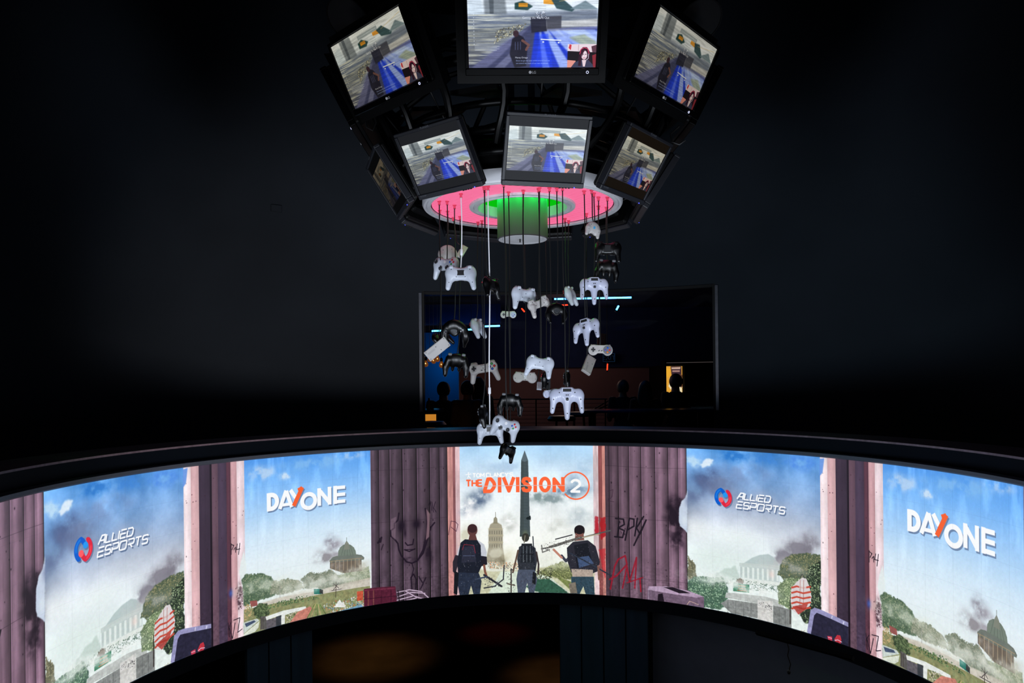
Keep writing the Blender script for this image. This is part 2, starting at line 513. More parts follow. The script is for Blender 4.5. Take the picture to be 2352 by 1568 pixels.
    cv.blob(551, 1366, 12, 40, (44, 24, 34), 0.9, 71)
    cv.dabs([(541, 1350), (556, 1345), (558, 1395), (546, 1400)], 70, [(60, 30, 44), (120, 80, 92)], 0.8, 2.5, 72)
    cv.blob(530, 1362, 9, 16, (30, 60, 160), 0.85)
    for s in ([(531, 1248), (531, 1273)], [(531, 1250), (537, 1252), (533, 1262)], [(537, 1262), (541, 1256), (541, 1268)], [(545, 1249), (543, 1262), (551, 1260)], [(551, 1247), (548, 1273)]):
        cv.line(s, 2.4, (30, 22, 34))
    for s in ([(524, 1430), (527, 1462)], [(530, 1430), (526, 1440), (534, 1466), (540, 1430)], [(537, 1424), (551, 1418), (546, 1452), (556, 1444)]):
        cv.line(s, 2.6, (34, 26, 38))
    # ---- panel B: city, dome, garden camp (left-hand showing)
    for x, y, rx, ry, c, al, s in [(720, 1062, 120, 30, (150, 200, 240), 0.5, 80), (600, 1085, 60, 26, (190, 214, 240), 0.8, 81), (655, 1093, 26, 14, (206, 226, 245), 0.9, 82), (800, 1045, 60, 16, (190, 214, 240), 0.6, 83), (760, 1250, 26, 34, (112, 104, 116), 0.85, 84), (742, 1280, 40, 30, (130, 124, 130), 0.8, 85), (775, 1262, 40, 36, (140, 130, 140), 0.6, 86)]:
        cv.blob(x, y, rx, ry, c, al, s)
    tree(cv, [(556, 1330), (566, 1318), (600, 1317), (622, 1325), (640, 1345), (630, 1366), (600, 1378), (560, 1390)], (70, 92, 70), (92, 116, 88), (132, 146, 116), 620, 87)
    tree(cv, [(625, 1336), (660, 1328), (690, 1334), (700, 1350), (660, 1362), (620, 1366)], (110, 120, 98), (138, 144, 120), (166, 166, 146), 300, 88)
    tree(cv, [(690, 1330), (712, 1314), (735, 1318), (760, 1308), (790, 1330), (800, 1345), (740, 1352), (700, 1350)], (96, 108, 90), (124, 132, 112), (150, 152, 134), 420, 89)
    tree(cv, [(775, 1322), (848, 1300), (850, 1330), (800, 1342)], (120, 134, 106), (150, 160, 130), (180, 184, 156), 260, 90)
    # domed building
    cv.poly([(758, 1305), (758, 1288), (830, 1280), (832, 1310), (790, 1316)], (96, 84, 72), 0.92)
    cv.poly([(757, 1287), (764, 1279), (780, 1275), (814, 1272), (830, 1274), (837, 1280), (836, 1285), (758, 1292)], (104, 112, 104), 0.95, rough=0.8)
    cv.poly([(776, 1277), (777, 1266), (781, 1257), (788, 1251), (797, 1248), (806, 1251), (813, 1257), (817, 1265), (818, 1274)], (112, 124, 112), 0.95, rough=0.6)
    for x in (784, 791, 798, 805, 811):
        cv.line([(x, 1275), (797 + (x - 797) * 0.5, 1251)], 1.6, (84, 94, 86), 0.7)
    cv.poly([(790, 1262), (792, 1248), (796, 1241), (801, 1248), (803, 1261)], (128, 132, 120), 0.95)
    cv.line([(796, 1243), (796, 1234)], 1.5, (110, 110, 104))
    for i in range(8):
        x = 762 + i * 9
        cv.line([(x, 1289 - i * 0.8), (x, 1311 - i * 0.6)], 2.6, (176, 156, 130), 0.8)
    cv.line([(758, 1289), (832, 1281)], 2.4, (160, 140, 112), 0.9)
    cv.blob(800, 1330, 80, 16, (206, 208, 196), 0.7)
    cv.blob(772, 1296, 30, 24, (190, 186, 180), 0.6, 160)
    cv.blob(830, 1300, 30, 22, (206, 206, 192), 0.6, 161)
    cv.blob(690, 1362, 90, 14, (220, 220, 208), 0.8)
    cv.poly([(600, 1385), (640, 1372), (720, 1358), (850, 1326), (850, 1345), (720, 1372), (640, 1392), (575, 1402)], (206, 202, 190), 0.9, soft=2, tex=0.4, texc=(170, 150, 130), seed=12)
    cv.poly([(560, 1400), (600, 1392), (700, 1372), (850, 1345), (853, 1400), (700, 1440), (560, 1475)], (126, 138, 96), 0.95, tex=0.6, texc=(150, 130, 84), seed=13)
    cv.poly([(574, 1380), (590, 1378), (592, 1390), (576, 1394)], (150, 82, 78), 0.95)
    cv.dabs([(562, 1382), (580, 1392), (600, 1410), (562, 1425)], 160, [(170, 150, 110), (196, 170, 120), (120, 130, 84)], 1, 3, 91)
    cv.dabs([(595, 1395), (700, 1366), (740, 1372), (610, 1400)], 200, [(84, 116, 76), (110, 140, 92), (60, 84, 58)], 1, 3, 92)
    tree(cv, [(582, 1402), (596, 1384), (612, 1388), (618, 1408), (604, 1420), (588, 1418)], (52, 66, 48), (78, 96, 66), (112, 128, 90), 260, 93)
    # huts, solar roof, rows of crops
    cv.poly([(558, 1430), (590, 1420), (596, 1424), (560, 1455)], (196, 206, 200))
    cv.poly([(562, 1432), (584, 1424), (588, 1427), (566, 1440)], (70, 84, 110))
    cv.poly([(560, 1456), (596, 1426), (594, 1440), (586, 1450), (560, 1462)], (214, 220, 206), 1)
    cv.poly([(598, 1416), (612, 1414), (612, 1444), (598, 1446)], (92, 90, 88))
    for x in (600, 604):
        cv.line([(x, 1418), (x, 1444)], 1.6, (60, 52, 46))
    cv.poly([(610, 1416), (650, 1402), (702, 1392), (704, 1398), (655, 1412), (654, 1432), (646, 1434), (646, 1412), (612, 1424)], (226, 230, 226))
    cv.poly([(612, 1424), (634, 1418), (634, 1440), (612, 1446)], (96, 92, 98))
    cv.poly([(634, 1416), (646, 1412), (646, 1436), (634, 1438)], (58, 62, 68))
    cv.dabs([(656, 1412), (682, 1404), (684, 1428), (658, 1436)], 120, [(108, 122, 92), (180, 180, 160), (80, 80, 66), (200, 190, 170)], 1, 3, 94)
    cv.poly([(684, 1405), (712, 1392), (718, 1398), (706, 1420), (690, 1426), (664, 1432)], (202, 124, 112), 0.9)
    cv.dabs([(655, 1436), (700, 1424), (705, 1428), (658, 1442)], 60, [(210, 90, 84), (224, 200, 190), (120, 60, 56)], 1, 2.6, 95)
    for i in range(7):
        cv.line([(722 + i * 2.2, 1388), (700 + i * 10, 1430)], 3.2, [(90, 116, 60), (176, 160, 112), (118, 140, 80)][i % 3], 0.9)
    cv.dabs([(740, 1388), (852, 1362), (852, 1390), (760, 1414)], 420, [(222, 222, 216), (150, 150, 130), (120, 140, 92), (190, 120, 80), (206, 206, 200), (88, 100, 84), (110, 150, 190)], 1, 3.6, 96)
    cv.poly([(768, 1394), (780, 1376), (790, 1390), (785, 1394)], (230, 232, 230))
    cv.poly([(782, 1394), (788, 1380), (794, 1394)], (226, 226, 222))
    cv.poly([(721, 1352), (738, 1352), (738, 1364), (721, 1364)], (42, 116, 104))
    cv.poly([(734, 1352), (742, 1354), (742, 1364), (734, 1362)], (48, 52, 52))
    cv.line([(772, 1335), (771, 1372)], 2, (60, 50, 46))
    for a in ((766, 1340, 778, 1350), (778, 1338, 766, 1354), (762, 1356, 784, 1352)):
        cv.line([(a[0], a[1]), (a[2], a[3])], 2, (64, 56, 60))
    cv.poly([(783, 1402), (830, 1388), (836, 1394), (790, 1408)], (112, 156, 190), 0.9)
    cv.poly([(820, 1358), (834, 1356), (834, 1378), (820, 1380)], (190, 84, 60))
    cv.line([(643, 1345), (643, 1372)], 1.5, (160, 160, 156))
    # ---- broad pillars
    flutes(cv, D1, tx(-0.245), (74, 60, 72), [0, 0.11, 0.25, 0.415, 0.6, 0.77, 0.9, 1.0])
    for a, b, c in ((-0.245, -0.227, (214, 150, 146)), (-0.227, -0.218, (150, 96, 100)), (-0.218, -0.203, (232, 196, 200))):
        xa, xb = tx(a), tx(b)
        nn = fbm(LH, xb - xa, 60, 300 + xa, 4, 12)[..., None]
        cv.a[:, xa:xb] = np.clip(col(c)[None, None] * (1.1 - 0.35 * nn), 0, 1)
    for a, b, c in ((0.254, 0.272, (240, 214, 218)), (0.272, 0.284, (150, 84, 84)), (0.284, 0.294, (222, 150, 140))):
        xa, xb = tx(a), tx(b)
        nn = fbm(LH, xb - xa, 60, 320 + xa, 4, 12)[..., None]
        cv.a[:, xa:xb] = np.clip(col(c)[None, None] * (1.1 - 0.35 * nn), 0, 1)
    xa = tx(0.294)
    flutes(cv, xa, LW, (112, 88, 104), [0, 0.06, 0.17, 0.3, 0.45, 0.62, 0.78, 0.9, 1.0])
    sh = np.interp(np.arange(xa, LW), [xa, xa + 60, LW], [0.6, 0.85, 1.12])
    cv.a[:, xa:LW] *= sh[None, :, None]
    # soot and the broken right edge of the broad pillar
    for x, y, rx, ry, s in [(1545, 1190, 40, 80, 101), (1560, 1220, 26, 60, 102), (1548, 1160, 34, 46, 103), (1562, 1180, 24, 70, 104), (1553, 1245, 30, 36, 105)]:
        cv.blob(x, y, rx, ry, (34, 24, 36), 0.95, s)
    cv.poly([(1579, 1124), (1574, 1143), (1566, 1150), (1560, 1166), (1559, 1196), (1562, 1208), (1573, 1217), (1579, 1224), (1579, 1180)], (196, 208, 226), 1.0, soft=1, rough=1.2, seed=9)
    cv.blob(1578, 1150, 12, 26, (120, 134, 172), 0.6)
    cv.blob(1572, 1195, 16, 24, (228, 238, 244), 0.6)
    # writing sprayed on the pillars
    def scrawl(pts, w, c, al=0.9):
        cv.line(pts, w, c, al)
    blk = (26, 20, 30)
    scrawl([(1414, 1190), (1432, 1192), (1434, 1204), (1420, 1212), (1434, 1218), (1430, 1234), (1412, 1232)], 6.2, blk)
    scrawl([(1422, 1196), (1418, 1232)], 5.3, blk)
    scrawl([(1436, 1240), (1446, 1190), (1456, 1192), (1456, 1208), (1442, 1216)], 6.2, blk)
    scrawl([(1458, 1230), (1464, 1190)], 6.2, blk)
    scrawl([(1478, 1186), (1462, 1212), (1470, 1226), (1484, 1194), (1456, 1252)], 6.2, blk)
    scrawl([(1396, 1128), (1408, 1124), (1406, 1140), (1396, 1150), (1410, 1152)], 2.4, (60, 40, 56), 0.8)
    red = (150, 26, 44)
    scrawl([(1402, 1352), (1412, 1300), (1420, 1284), (1436, 1276), (1440, 1296), (1416, 1322), (1400, 1330)], 6.8, red, 0.85)
    scrawl([(1430, 1350), (1440, 1300), (1446, 1336), (1462, 1280), (1458, 1350)], 6.2, red, 0.85)
    scrawl([(1440, 1338), (1476, 1326)], 4.7, red, 0.8)
    scrawl([(1470, 1328), (1472, 1358)], 6.2, red, 0.85)
    cv.poly([(1366, 1185), (1374, 1186), (1376, 1228), (1366, 1226)], (176, 26, 40), 0.9, soft=1, rough=2, seed=3)
    cv.poly([(1378, 1188), (1391, 1188), (1391, 1228), (1380, 1240)], (170, 28, 36), 0.9, soft=1, rough=3, seed=4)
    cv.poly([(1376, 1262), (1390, 1258), (1391, 1330), (1384, 1310)], (190, 40, 50), 0.7, soft=2, rough=3, seed=5)
    # spray-painted face
    dk = (30, 20, 34)
    scrawl([(916, 1178), (914, 1194), (906, 1202), (906, 1212), (898, 1218), (897, 1230), (908, 1240), (914, 1248), (916, 1262), (922, 1276), (934, 1290), (946, 1293), (958, 1288), (972, 1270), (982, 1238), (990, 1210), (998, 1200)], 6.0, dk)
    scrawl([(977, 1168), (981, 1190), (980, 1226), (972, 1262), (962, 1282)], 7.5, dk, 0.85)
    cv.blob(923, 1206, 19, 30, dk, 1.0)
    cv.blob(921, 1210, 12, 20, dk, 1.0)
    cv.blob(956, 1202, 20, 22, dk, 1.0)
    cv.blob(957, 1204, 12, 14, dk, 1.0)
    cv.blob(985, 1265, 16, 50, dk, 0.7, 151)
    cv.blob(940, 1288, 46, 16, dk, 0.5, 152)
    cv.blob(930, 1224, 8, 22, dk, 0.8)
    scrawl([(931, 1246), (936, 1252), (948, 1250), (950, 1238)], 5.1, dk)
    scrawl([(929, 1262), (940, 1266), (953, 1260)], 5.1, dk)
    scrawl([(930, 1262), (953, 1261)], 3.3, dk)
    cv.blob(940, 1280, 10, 4, dk, 0.6)
    scrawl([(946, 1293), (950, 1306), (944, 1330)], 4.5, dk, 0.8)
    scrawl([(946, 1352), (944, 1326), (950, 1318), (956, 1330), (955, 1352)], 5.1, dk)
    scrawl([(962, 1324), (972, 1340), (966, 1352), (978, 1326)], 5.1, dk, 0.8)
    cv.poly([(979, 1168), (988, 1180), (986, 1232), (978, 1240), (981, 1200)], (168, 132, 142), 0.6, soft=1)
    cv.poly([(898, 1192), (910, 1186), (908, 1240), (900, 1232), (897, 1214)], (150, 122, 140), 0.4, soft=2)
    for s in ([(984, 1160), (988, 1150), (992, 1172)], [(992, 1152), (996, 1176)], [(1000, 1152), (996, 1166), (1002, 1176)]):
        scrawl(s, 2.4, dk, 0.9)
    scrawl([(868, 1246), (876, 1234), (874, 1244)], 7.5, dk)
    scrawl([(876, 1262), (880, 1250)], 4.5, dk, 0.7)
    scrawl([(1030, 1228), (1036, 1196), (1046, 1198), (1052, 1204), (1048, 1220), (1036, 1210)], 2.2, (60, 30, 50), 0.8)
    # barrel, hose, equipment cases
    cv.poly([(836, 1352), (872, 1348), (908, 1346), (912, 1384), (872, 1392), (836, 1394)], (84, 30, 50))
    for x, w, c in ((846, 6, (140, 84, 70)), (858, 4, (150, 100, 80)), (876, 5, (60, 18, 36)), (898, 6, (54, 18, 36))):
        cv.line([(x, 1356), (x, 1390)], w, c, 0.6)
    cv.line([(836, 1356), (908, 1350)], 4, (110, 44, 66))
    cv.line([(836, 1376), (910, 1368)], 2.4, (52, 18, 34))
    for pts in ([(912, 1360), (940, 1354), (968, 1358), (984, 1372)], [(914, 1370), (944, 1360), (976, 1362)], [(912, 1378), (950, 1368), (980, 1376)], [(920, 1382), (960, 1372), (988, 1378)], [(930, 1356), (958, 1372)]):
        cv.line(pts, 5.2, (120, 96, 120))
        cv.line(pts, 2.6, (214, 196, 214))
    cv.line([(914, 1356), (918, 1386)], 3.4, (24, 16, 24))
    cv.poly([(1488, 1346), (1530, 1348), (1590, 1360), (1617, 1372), (1617, 1396), (1560, 1388), (1486, 1378)], (112, 92, 112))
    cv.poly([(1490, 1346), (1530, 1346), (1580, 1356), (1617, 1370), (1600, 1372), (1545, 1364), (1488, 1354)], (176, 152, 178))
    cv.poly([(1524, 1348), (1545, 1348), (1586, 1362), (1560, 1362)], (36, 28, 38))
    cv.poly([(1512, 1364), (1522, 1362), (1526, 1384), (1510, 1380)], (30, 22, 32), rough=1)
    cv.line([(1578, 1388), (1584, 1380), (1604, 1388)], 2.4, (190, 160, 150))
    cv.line([(1490, 1350), (1490, 1378)], 2, (170, 150, 170))
    # open case with padded lid beside the slim pillar
    cv.poly([(392, 1520), (400, 1460), (409, 1448), (420, 1444), (485, 1432), (485, 1492), (400, 1530)], (150, 148, 190))
    cv.poly([(400, 1526), (408, 1468), (414, 1457), (485, 1442), (485, 1500), (400, 1536)], (44, 42, 64), tex=0.3, seed=3)
    cv.line([(449, 1441), (448, 1447)], 3, (220, 220, 240))
    cv.line([(475, 1437), (474, 1443)], 3, (220, 220, 240))
    cv.poly([(438, 1496), (449, 1490), (449, 1500), (440, 1504)], (196, 60, 86))
    cv.line([(440, 1498), (448, 1495)], 1.6, (240, 220, 230))
    cv.poly([(454, 1492), (460, 1478), (467, 1474), (470, 1482), (468, 1492), (456, 1496)], (196, 52, 66))
    cv.line([(455, 1494), (462, 1488), (470, 1487)], 2.4, (226, 200, 220))
    # ---- centre panel
    for x, y, rx, ry, c, al, s in [(1090, 1150, 46, 36, (92, 112, 138), 0.95, 111), (1106, 1140, 36, 34, (80, 100, 130), 0.95, 112), (1070, 1170, 30, 26, (130, 146, 168), 0.8, 113),
                                   (1300, 1128, 60, 30, (96, 124, 150), 0.9, 114), (1330, 1110, 60, 44, (110, 140, 170), 0.75, 115), (1260, 1146, 70, 24, (128, 146, 150), 0.85, 116), (1235, 1140, 50, 26, (120, 140, 140), 0.8, 117),
                                   (1330, 1185, 60, 40, (176, 190, 196), 0.7, 118), (1160, 1070, 80, 30, (160, 190, 220), 0.5, 119), (1275, 1215, 50, 40, (190, 194, 186), 0.7, 120),
                                   (1068, 1240, 30, 60, (196, 190, 160), 0.6, 121), (1170, 1200, 36, 40, (170, 176, 168), 0.6, 122), (1160, 1290, 60, 50, (206, 196, 156), 0.55, 123), (1340, 1070, 40, 40, (170, 200, 226), 0.7, 124)]:
        cv.blob(x, y, rx, ry, c, al, s)
    cv.blob(1120, 1225, 40, 60, (246, 248, 246), 0.6)
    cv.blob(1240, 1200, 60, 50, (244, 247, 246), 0.6)
    # domed capitol in the haze
    cv.poly([(1122, 1256), (1122, 1216), (1126, 1204), (1132, 1200), (1137, 1198), (1144, 1200), (1152, 1205), (1155, 1218), (1155, 1256), (1160, 1290), (1116, 1290)], (150, 142, 118), 0.85, soft=1)
    cv.poly([(1133, 1202), (1134, 1190), (1138, 1186), (1142, 1190), (1143, 1202)], (140, 134, 112), 0.9)
    cv.line([(1138, 1188), (1138, 1176)], 1.8, (110, 104, 90))
    for y in (1219, 1234, 1250):
        for k in range(6):
            cv.line([(1125 + k * 5.4, y), (1125 + k * 5.4, y + 7)], 2.4, (84, 82, 76), 0.7)
    for y in (1214, 1229, 1245):
        cv.line([(1121, y), (1156, y)], 2, (196, 186, 150), 0.8)
    cv.blob(1140, 1290, 40, 26, (108, 100, 78), 0.7, 131)
    # obelisk
    cv.poly([(1205, 1034), (1213, 1057), (1217, 1200), (1218, 1232), (1194, 1232), (1195, 1180), (1197, 1057)], (72, 84, 88))
    cv.poly([(1205, 1034), (1213, 1057), (1205, 1060), (1197, 1057)], (92, 108, 116))
    for y in range(1062, 1232, 7):
        cv.line([(1197.5, y), (1212, y + 0.7)], 1.0, (52, 62, 64), 0.7)
    cv.poly([(1197, 1060), (1203, 1060), (1203, 1232), (1194, 1232)], (62, 72, 72), 0.5)
    cv.poly([(1209, 1188), (1219, 1184), (1219, 1194), (1208, 1192)], (24, 32, 34), 0.9, rough=1.5)
    cv.blob(1206, 1224, 14, 16, (120, 130, 90), 0.5)
    # ground, pool and bushes
    cv.poly([(1057, 1300), (1130, 1312), (1200, 1308), (1270, 1300), (1366, 1310), (1366, 1368), (1057, 1368)], (206, 208, 176), 0.85, soft=3, tex=0.4, texc=(150, 140, 96), seed=21)
    cv.dabs([(1122, 1290), (1190, 1292), (1190, 1306), (1122, 1306)], 120, [(150, 120, 90), (96, 84, 66), (240, 160, 110), (120, 110, 84)], 1, 3, 132)
    cv.poly([(1120, 1366), (1150, 1312), (1250, 1312), (1310, 1366)], (216, 230, 214), 0.9, soft=2)
    cv.poly([(1232, 1330), (1262, 1328), (1308, 1362), (1240, 1362), (1206, 1348)], (44, 84, 66), 0.95, soft=2, rough=3, seed=4)
    cv.line([(1264, 1330), (1316, 1366)], 3.4, (206, 210, 200))
    cv.poly([(1275, 1322), (1318, 1338), (1318, 1362)], (110, 122, 66), 0.9, soft=1)
    tree(cv, [(1232, 1318), (1262, 1300), (1290, 1290), (1316, 1300), (1318, 1332), (1280, 1326)], (96, 104, 66), (136, 144, 92), (170, 176, 120), 320, 133)
    cv.dabs([(1218, 1312), (1270, 1302), (1268, 1330), (1220, 1328)], 160, [(70, 76, 54), (110, 112, 80), (40, 44, 34)], 1, 3, 134)
    cv.line([(1124, 1366), (1100, 1364)], 3, (150, 140, 110))
    # drifting haze over the far ground, grit over the near ground
    for x, y, rx, ry, c, al, sd in [(1650, 1330, 120, 26, (232, 240, 236), 0.7, 140), (1800, 1300, 90, 30, (196, 196, 196), 0.5, 141), (1720, 1350, 120, 22, (236, 240, 236), 0.7, 142),
                                    (600, 1345, 110, 30, (222, 228, 214), 0.55, 143), (720, 1340, 140, 30, (228, 232, 222), 0.7, 144), (800, 1318, 80, 22, (220, 222, 212), 0.6, 145), (830, 1296, 40, 30, (190, 190, 176), 0.5, 146),
                                    (1140, 1270, 60, 40, (240, 240, 222), 0.5, 147), (1220, 1300, 120, 26, (238, 240, 224), 0.6, 148), (1300, 1290, 60, 30, (232, 234, 216), 0.45, 149)]:
        cv.blob(x, y, rx, ry, c, al, sd)
    # three generic hikers seen from behind
    def skinny(pts, w, c):
        cv.line(pts, w, c)
    # left
    cv.poly([(1052, 1262), (1060, 1244), (1076, 1238), (1098, 1240), (1112, 1250), (1118, 1268), (1116, 1284), (1104, 1290), (1056, 1286), (1048, 1284)], (196, 200, 210))
    cv.poly([(1040, 1290), (1046, 1274), (1056, 1276), (1052, 1296), (1046, 1318), (1040, 1312)], (44, 40, 50))
    cv.poly([(1104, 1276), (1118, 1278), (1119, 1296), (1106, 1300)], (34, 32, 42))
    cv.line([(1112, 1298), (1114, 1312), (1118, 1324)], 9, (132, 84, 70))
    cv.poly([(1058, 1246), (1068, 1238), (1096, 1240), (1104, 1252), (1106, 1300), (1098, 1318), (1052, 1316), (1050, 1290)], (28, 32, 44))
    cv.poly([(1062, 1256), (1090, 1252), (1094, 1290), (1060, 1292)], (44, 46, 62))
    cv.line([(1062, 1262), (1066, 1250), (1088, 1252), (1092, 1270)], 2.4, (140, 44, 60))
    cv.line([(1064, 1276), (1090, 1276)], 2, (90, 100, 130))
    cv.poly([(1054, 1314), (1100, 1316), (1106, 1334), (1102, 1366), (1088, 1366), (1082, 1344), (1076, 1366), (1056, 1366), (1050, 1336)], (40, 48, 66))
    cv.poly([(1044, 1310), (1054, 1316), (1050, 1366), (1042, 1362)], (24, 26, 32))
    cv.blob(1086, 1217, 12.5 * 1.4, 15 * 1.4, (92, 56, 54), 1.0)
    cv.poly(arc(1085, 1217, 11.5, 13.5, 0, 360, 20), (92, 58, 56))
    cv.poly(arc(1085, 1213, 11, 10, 0, 360, 20), (60, 36, 40))
    cv.poly([(1079, 1226), (1092, 1226), (1096, 1240), (1076, 1240)], (96, 60, 58))
    # middle
    cv.poly([(1192, 1256), (1202, 1250), (1218, 1250), (1230, 1258), (1234, 1286), (1230, 1312), (1192, 1312), (1188, 1284)], (48, 52, 60))
    cv.poly([(1198, 1248), (1222, 1248), (1226, 1292), (1196, 1292)], (34, 38, 44))
    for x in (1202, 1210, 1218):
        cv.line([(x, 1254), (x, 1290)], 2.4, (116, 126, 134), 0.9)
    cv.line([(1197, 1272), (1226, 1272)], 3, (20, 22, 28))
    cv.line([(1224, 1232), (1228, 1310)], 4, (30, 36, 46))
    cv.line([(1190, 1264), (1184, 1290), (1178, 1314)], 7, (96, 76, 66))
    cv.line([(1232, 1268), (1237, 1296), (1236, 1318)], 7, (60, 50, 50))
    cv.poly([(1190, 1308), (1228, 1308), (1234, 1330), (1226, 1366), (1216, 1366), (1211, 1338), (1204, 1366), (1190, 1366), (1186, 1330)], (74, 82, 100))
    cv.poly([(1224, 1312), (1232, 1316), (1230, 1342), (1222, 1340)], (28, 30, 36))
    cv.poly(arc(1207, 1234, 8.5, 10, 0, 360, 18), (56, 56, 50))
    cv.line([(1206, 1230), (1204, 1246)], 4, (130, 126, 110))
    cv.line([(1174, 1306), (1174, 1366)], 5, (64, 56, 54))
    cv.line([(1166, 1340), (1182, 1344)], 5, (96, 84, 74))
    # right
    cv.line([(1290, 1276), (1300, 1288), (1316, 1272)], 11, (60, 62, 76))
    cv.line([(1272, 1262), (1290, 1280)], 9, (190, 130, 112))
    cv.poly([(1302, 1258), (1316, 1244), (1350, 1240), (1368, 1254), (1378, 1290), (1372, 1312), (1352, 1320), (1312, 1314), (1304, 1290)], (44, 44, 54))
    cv.poly([(1318, 1252), (1350, 1246), (1360, 1290), (1326, 1306)], (28, 30, 38))
    cv.poly([(1326, 1280), (1352, 1276), (1364, 1294), (1330, 1304)], (66, 84, 118))
    cv.line([(1306, 1268), (1404, 1322)], 5, (44, 52, 66))
    cv.poly([(1312, 1306), (1362, 1308), (1362, 1328), (1316, 1330)], (176, 160, 148))
    cv.poly([(1312, 1324), (1364, 1324), (1366, 1366), (1346, 1366), (1340, 1346), (1330, 1366), (1312, 1366)], (48, 70, 84))
    cv.poly([(1306, 1340), (1322, 1336), (1326, 1362), (1310, 1362)], (120, 112, 100))
    cv.line([(1374, 1300), (1376, 1330)], 8, (130, 90, 80))
    cv.poly(arc(1331, 1219, 12, 13, 0, 360, 20), (34, 28, 32))
    cv.poly([(1322, 1222), (1340, 1222), (1342, 1240), (1320, 1242)], (130, 84, 76))
    cv.poly(arc(1331, 1216, 12, 10.5, 0, 360, 20), (32, 27, 31))
    cv.line([(1244, 1260), (1276, 1254), (1330, 1236), (1402, 1218)], 5.5, (84, 84, 84))
    cv.line([(1262, 1256), (1334, 1234)], 9, (96, 94, 90))
    cv.line([(1276, 1238), (1314, 1228)], 4, (44, 44, 50))
    cv.line([(1244, 1252), (1246, 1268), (1262, 1262)], 5, (120, 120, 116))
    cv.line([(1338, 1234), (1376, 1226)], 4, (176, 166, 140))
    # crossbow of the left figure
    cv.line([(1112, 1320), (1152, 1346)], 8, (44, 44, 52))
    cv.line([(1158, 1298), (1156, 1330), (1136, 1346), (1112, 1350)], 5, (52, 54, 62))
    cv.dabs([(1110, 1318), (1150, 1334), (1154, 1350), (1114, 1352)], 60, [(50, 52, 60), (110, 112, 120), (24, 26, 32)], 1, 2.6, 170)
    cv.line([(1092, 1330), (1118, 1324)], 6, (60, 70, 90))
    fig = [(30, 32, 40), (70, 74, 86), (120, 120, 130), (54, 46, 48), (20, 22, 28)]
    for pts, n_ in (([(1056, 1246), (1102, 1246), (1106, 1312), (1052, 1312)], 170), ([(1194, 1252), (1228, 1252), (1230, 1306), (1190, 1306)], 150), ([(1308, 1252), (1366, 1252), (1374, 1312), (1310, 1312)], 230),
                    ([(1056, 1318), (1100, 1318), (1100, 1362), (1056, 1362)], 80), ([(1192, 1314), (1226, 1314), (1226, 1362), (1192, 1362)], 70), ([(1316, 1328), (1362, 1328), (1362, 1362), (1316, 1362)], 70)):
        cv.dabs(pts, n_, fig, 0.7, 2.2, n_, squash=1.4, alpha=0.75)
    cv.dabs([(1160, 1296), (1178, 1296), (1184, 1364), (1164, 1364)], 40, fig, 1, 2.6, 5)
    cv.dabs([(1246, 1250), (1330, 1228), (1336, 1240), (1256, 1268)], 110, [(150, 150, 146), (50, 50, 54), (200, 196, 186), (90, 88, 84)], 0.8, 2.2, 6)
    gr = fbm(LH, LW, 7, 61, 3)[..., None]
    gy = np.clip((np.linspace(0, 1, LH)[:, None, None] - 0.72) * 5, 0, 1)
    cv.a *= 1 + (gr - 0.5) * (0.05 + 0.36 * gy * np.clip(1.7 - 1.5 * cv.a.mean(2, keepdims=True), 0.15, 1))
    # ---- title lettering on the centre panel
    def T(x, y):
        return cv.m([(x, y)])[0]
    a = T(1086, 1097)
    b = T(1180, 1097)
    org = (255, 104, 60)
    k = (b[0] - a[0])
    h = T(1086, 1097)[1] - T(1086, 1088.5)[1]
    base = a[1] - 2
    tw = sum(GLYPH[c][0] + 0.25 for c in "TOMCLANCY'S") + 0.4
    cv.glyphs("TOM CLANCY'S", a[0], base, h, 4.2, (250, 252, 252), sx=k / (tw * h), gap=0.25)
    # small agent-like running mark
    for s in ([(1075, 1086), (1077, 1090), (1074, 1098)], [(1070, 1090), (1076, 1089), (1082, 1088)], [(1076, 1093), (1081, 1098)]):
        cv.line(s, 3, (250, 252, 252))
    cv.blob(1076, 1085, 3, 3, (255, 255, 255), 1)
    a = T(1071, 1117)
    h = T(1071, 1117)[1] - T(1071, 1103)[1]
    b = T(1108, 1117)
    cv.glyphs("THE", a[0], a[1], h, 6.2, org, sx=(b[0] - a[0]) / (h * 2.9), gap=0.27)
    a = T(1106, 1133)
    t_ = T(1106, 1099)
    b = T(1300, 1133)
    h = a[1] - t_[1]
    W = b[0] - a[0]
    lw = 14.5
    yb = a[1] - 3
    hh = h - lw * 0.72
    yb -= lw * 0.36

    def P(fx, fy, sh=0.0):
        return (a[0] + fx * W + sh * fy * h, yb - fy * hh)
    cv.line([P(0.035, 0), P(0.078, 1), P(0.11, 1)] + [P(0.112 + 0.042 * math.sin(t * math.pi), 1 - t) for t in np.linspace(0.04, 0.96, 12)] + [P(0.105, 0), P(0.02, 0)], lw, org, raw=True, butt=True)
    cv.line([P(0.215, -0.12), P(0.215, 1.12)], lw, org, raw=True, butt=True)
    cv.line([P(0.262, 1.12), P(0.325, 0.0), P(0.385, 1.12)], lw, org, raw=True, butt=True)
    cv.line([P(0.43, -0.12), P(0.43, 1.12)], lw, org, raw=True, butt=True)
    sx_ = 0.535
    cv.line([P(sx_ + 0.042, 0.72), P(sx_ + 0.03, 0.95), P(sx_, 1.0), P(sx_ - 0.03, 0.95), P(sx_ - 0.04, 0.76), P(sx_ - 0.02, 0.58), P(sx_ + 0.02, 0.46), P(sx_ + 0.042, 0.27), P(sx_ + 0.03, 0.05), P(sx_, 0.0), P(sx_ - 0.032, 0.05), P(sx_ - 0.045, 0.28)], lw, org, raw=True, butt=True)
    cv.line([P(0.637, -0.12), P(0.637, 1.12)], lw, org, raw=True, butt=True)
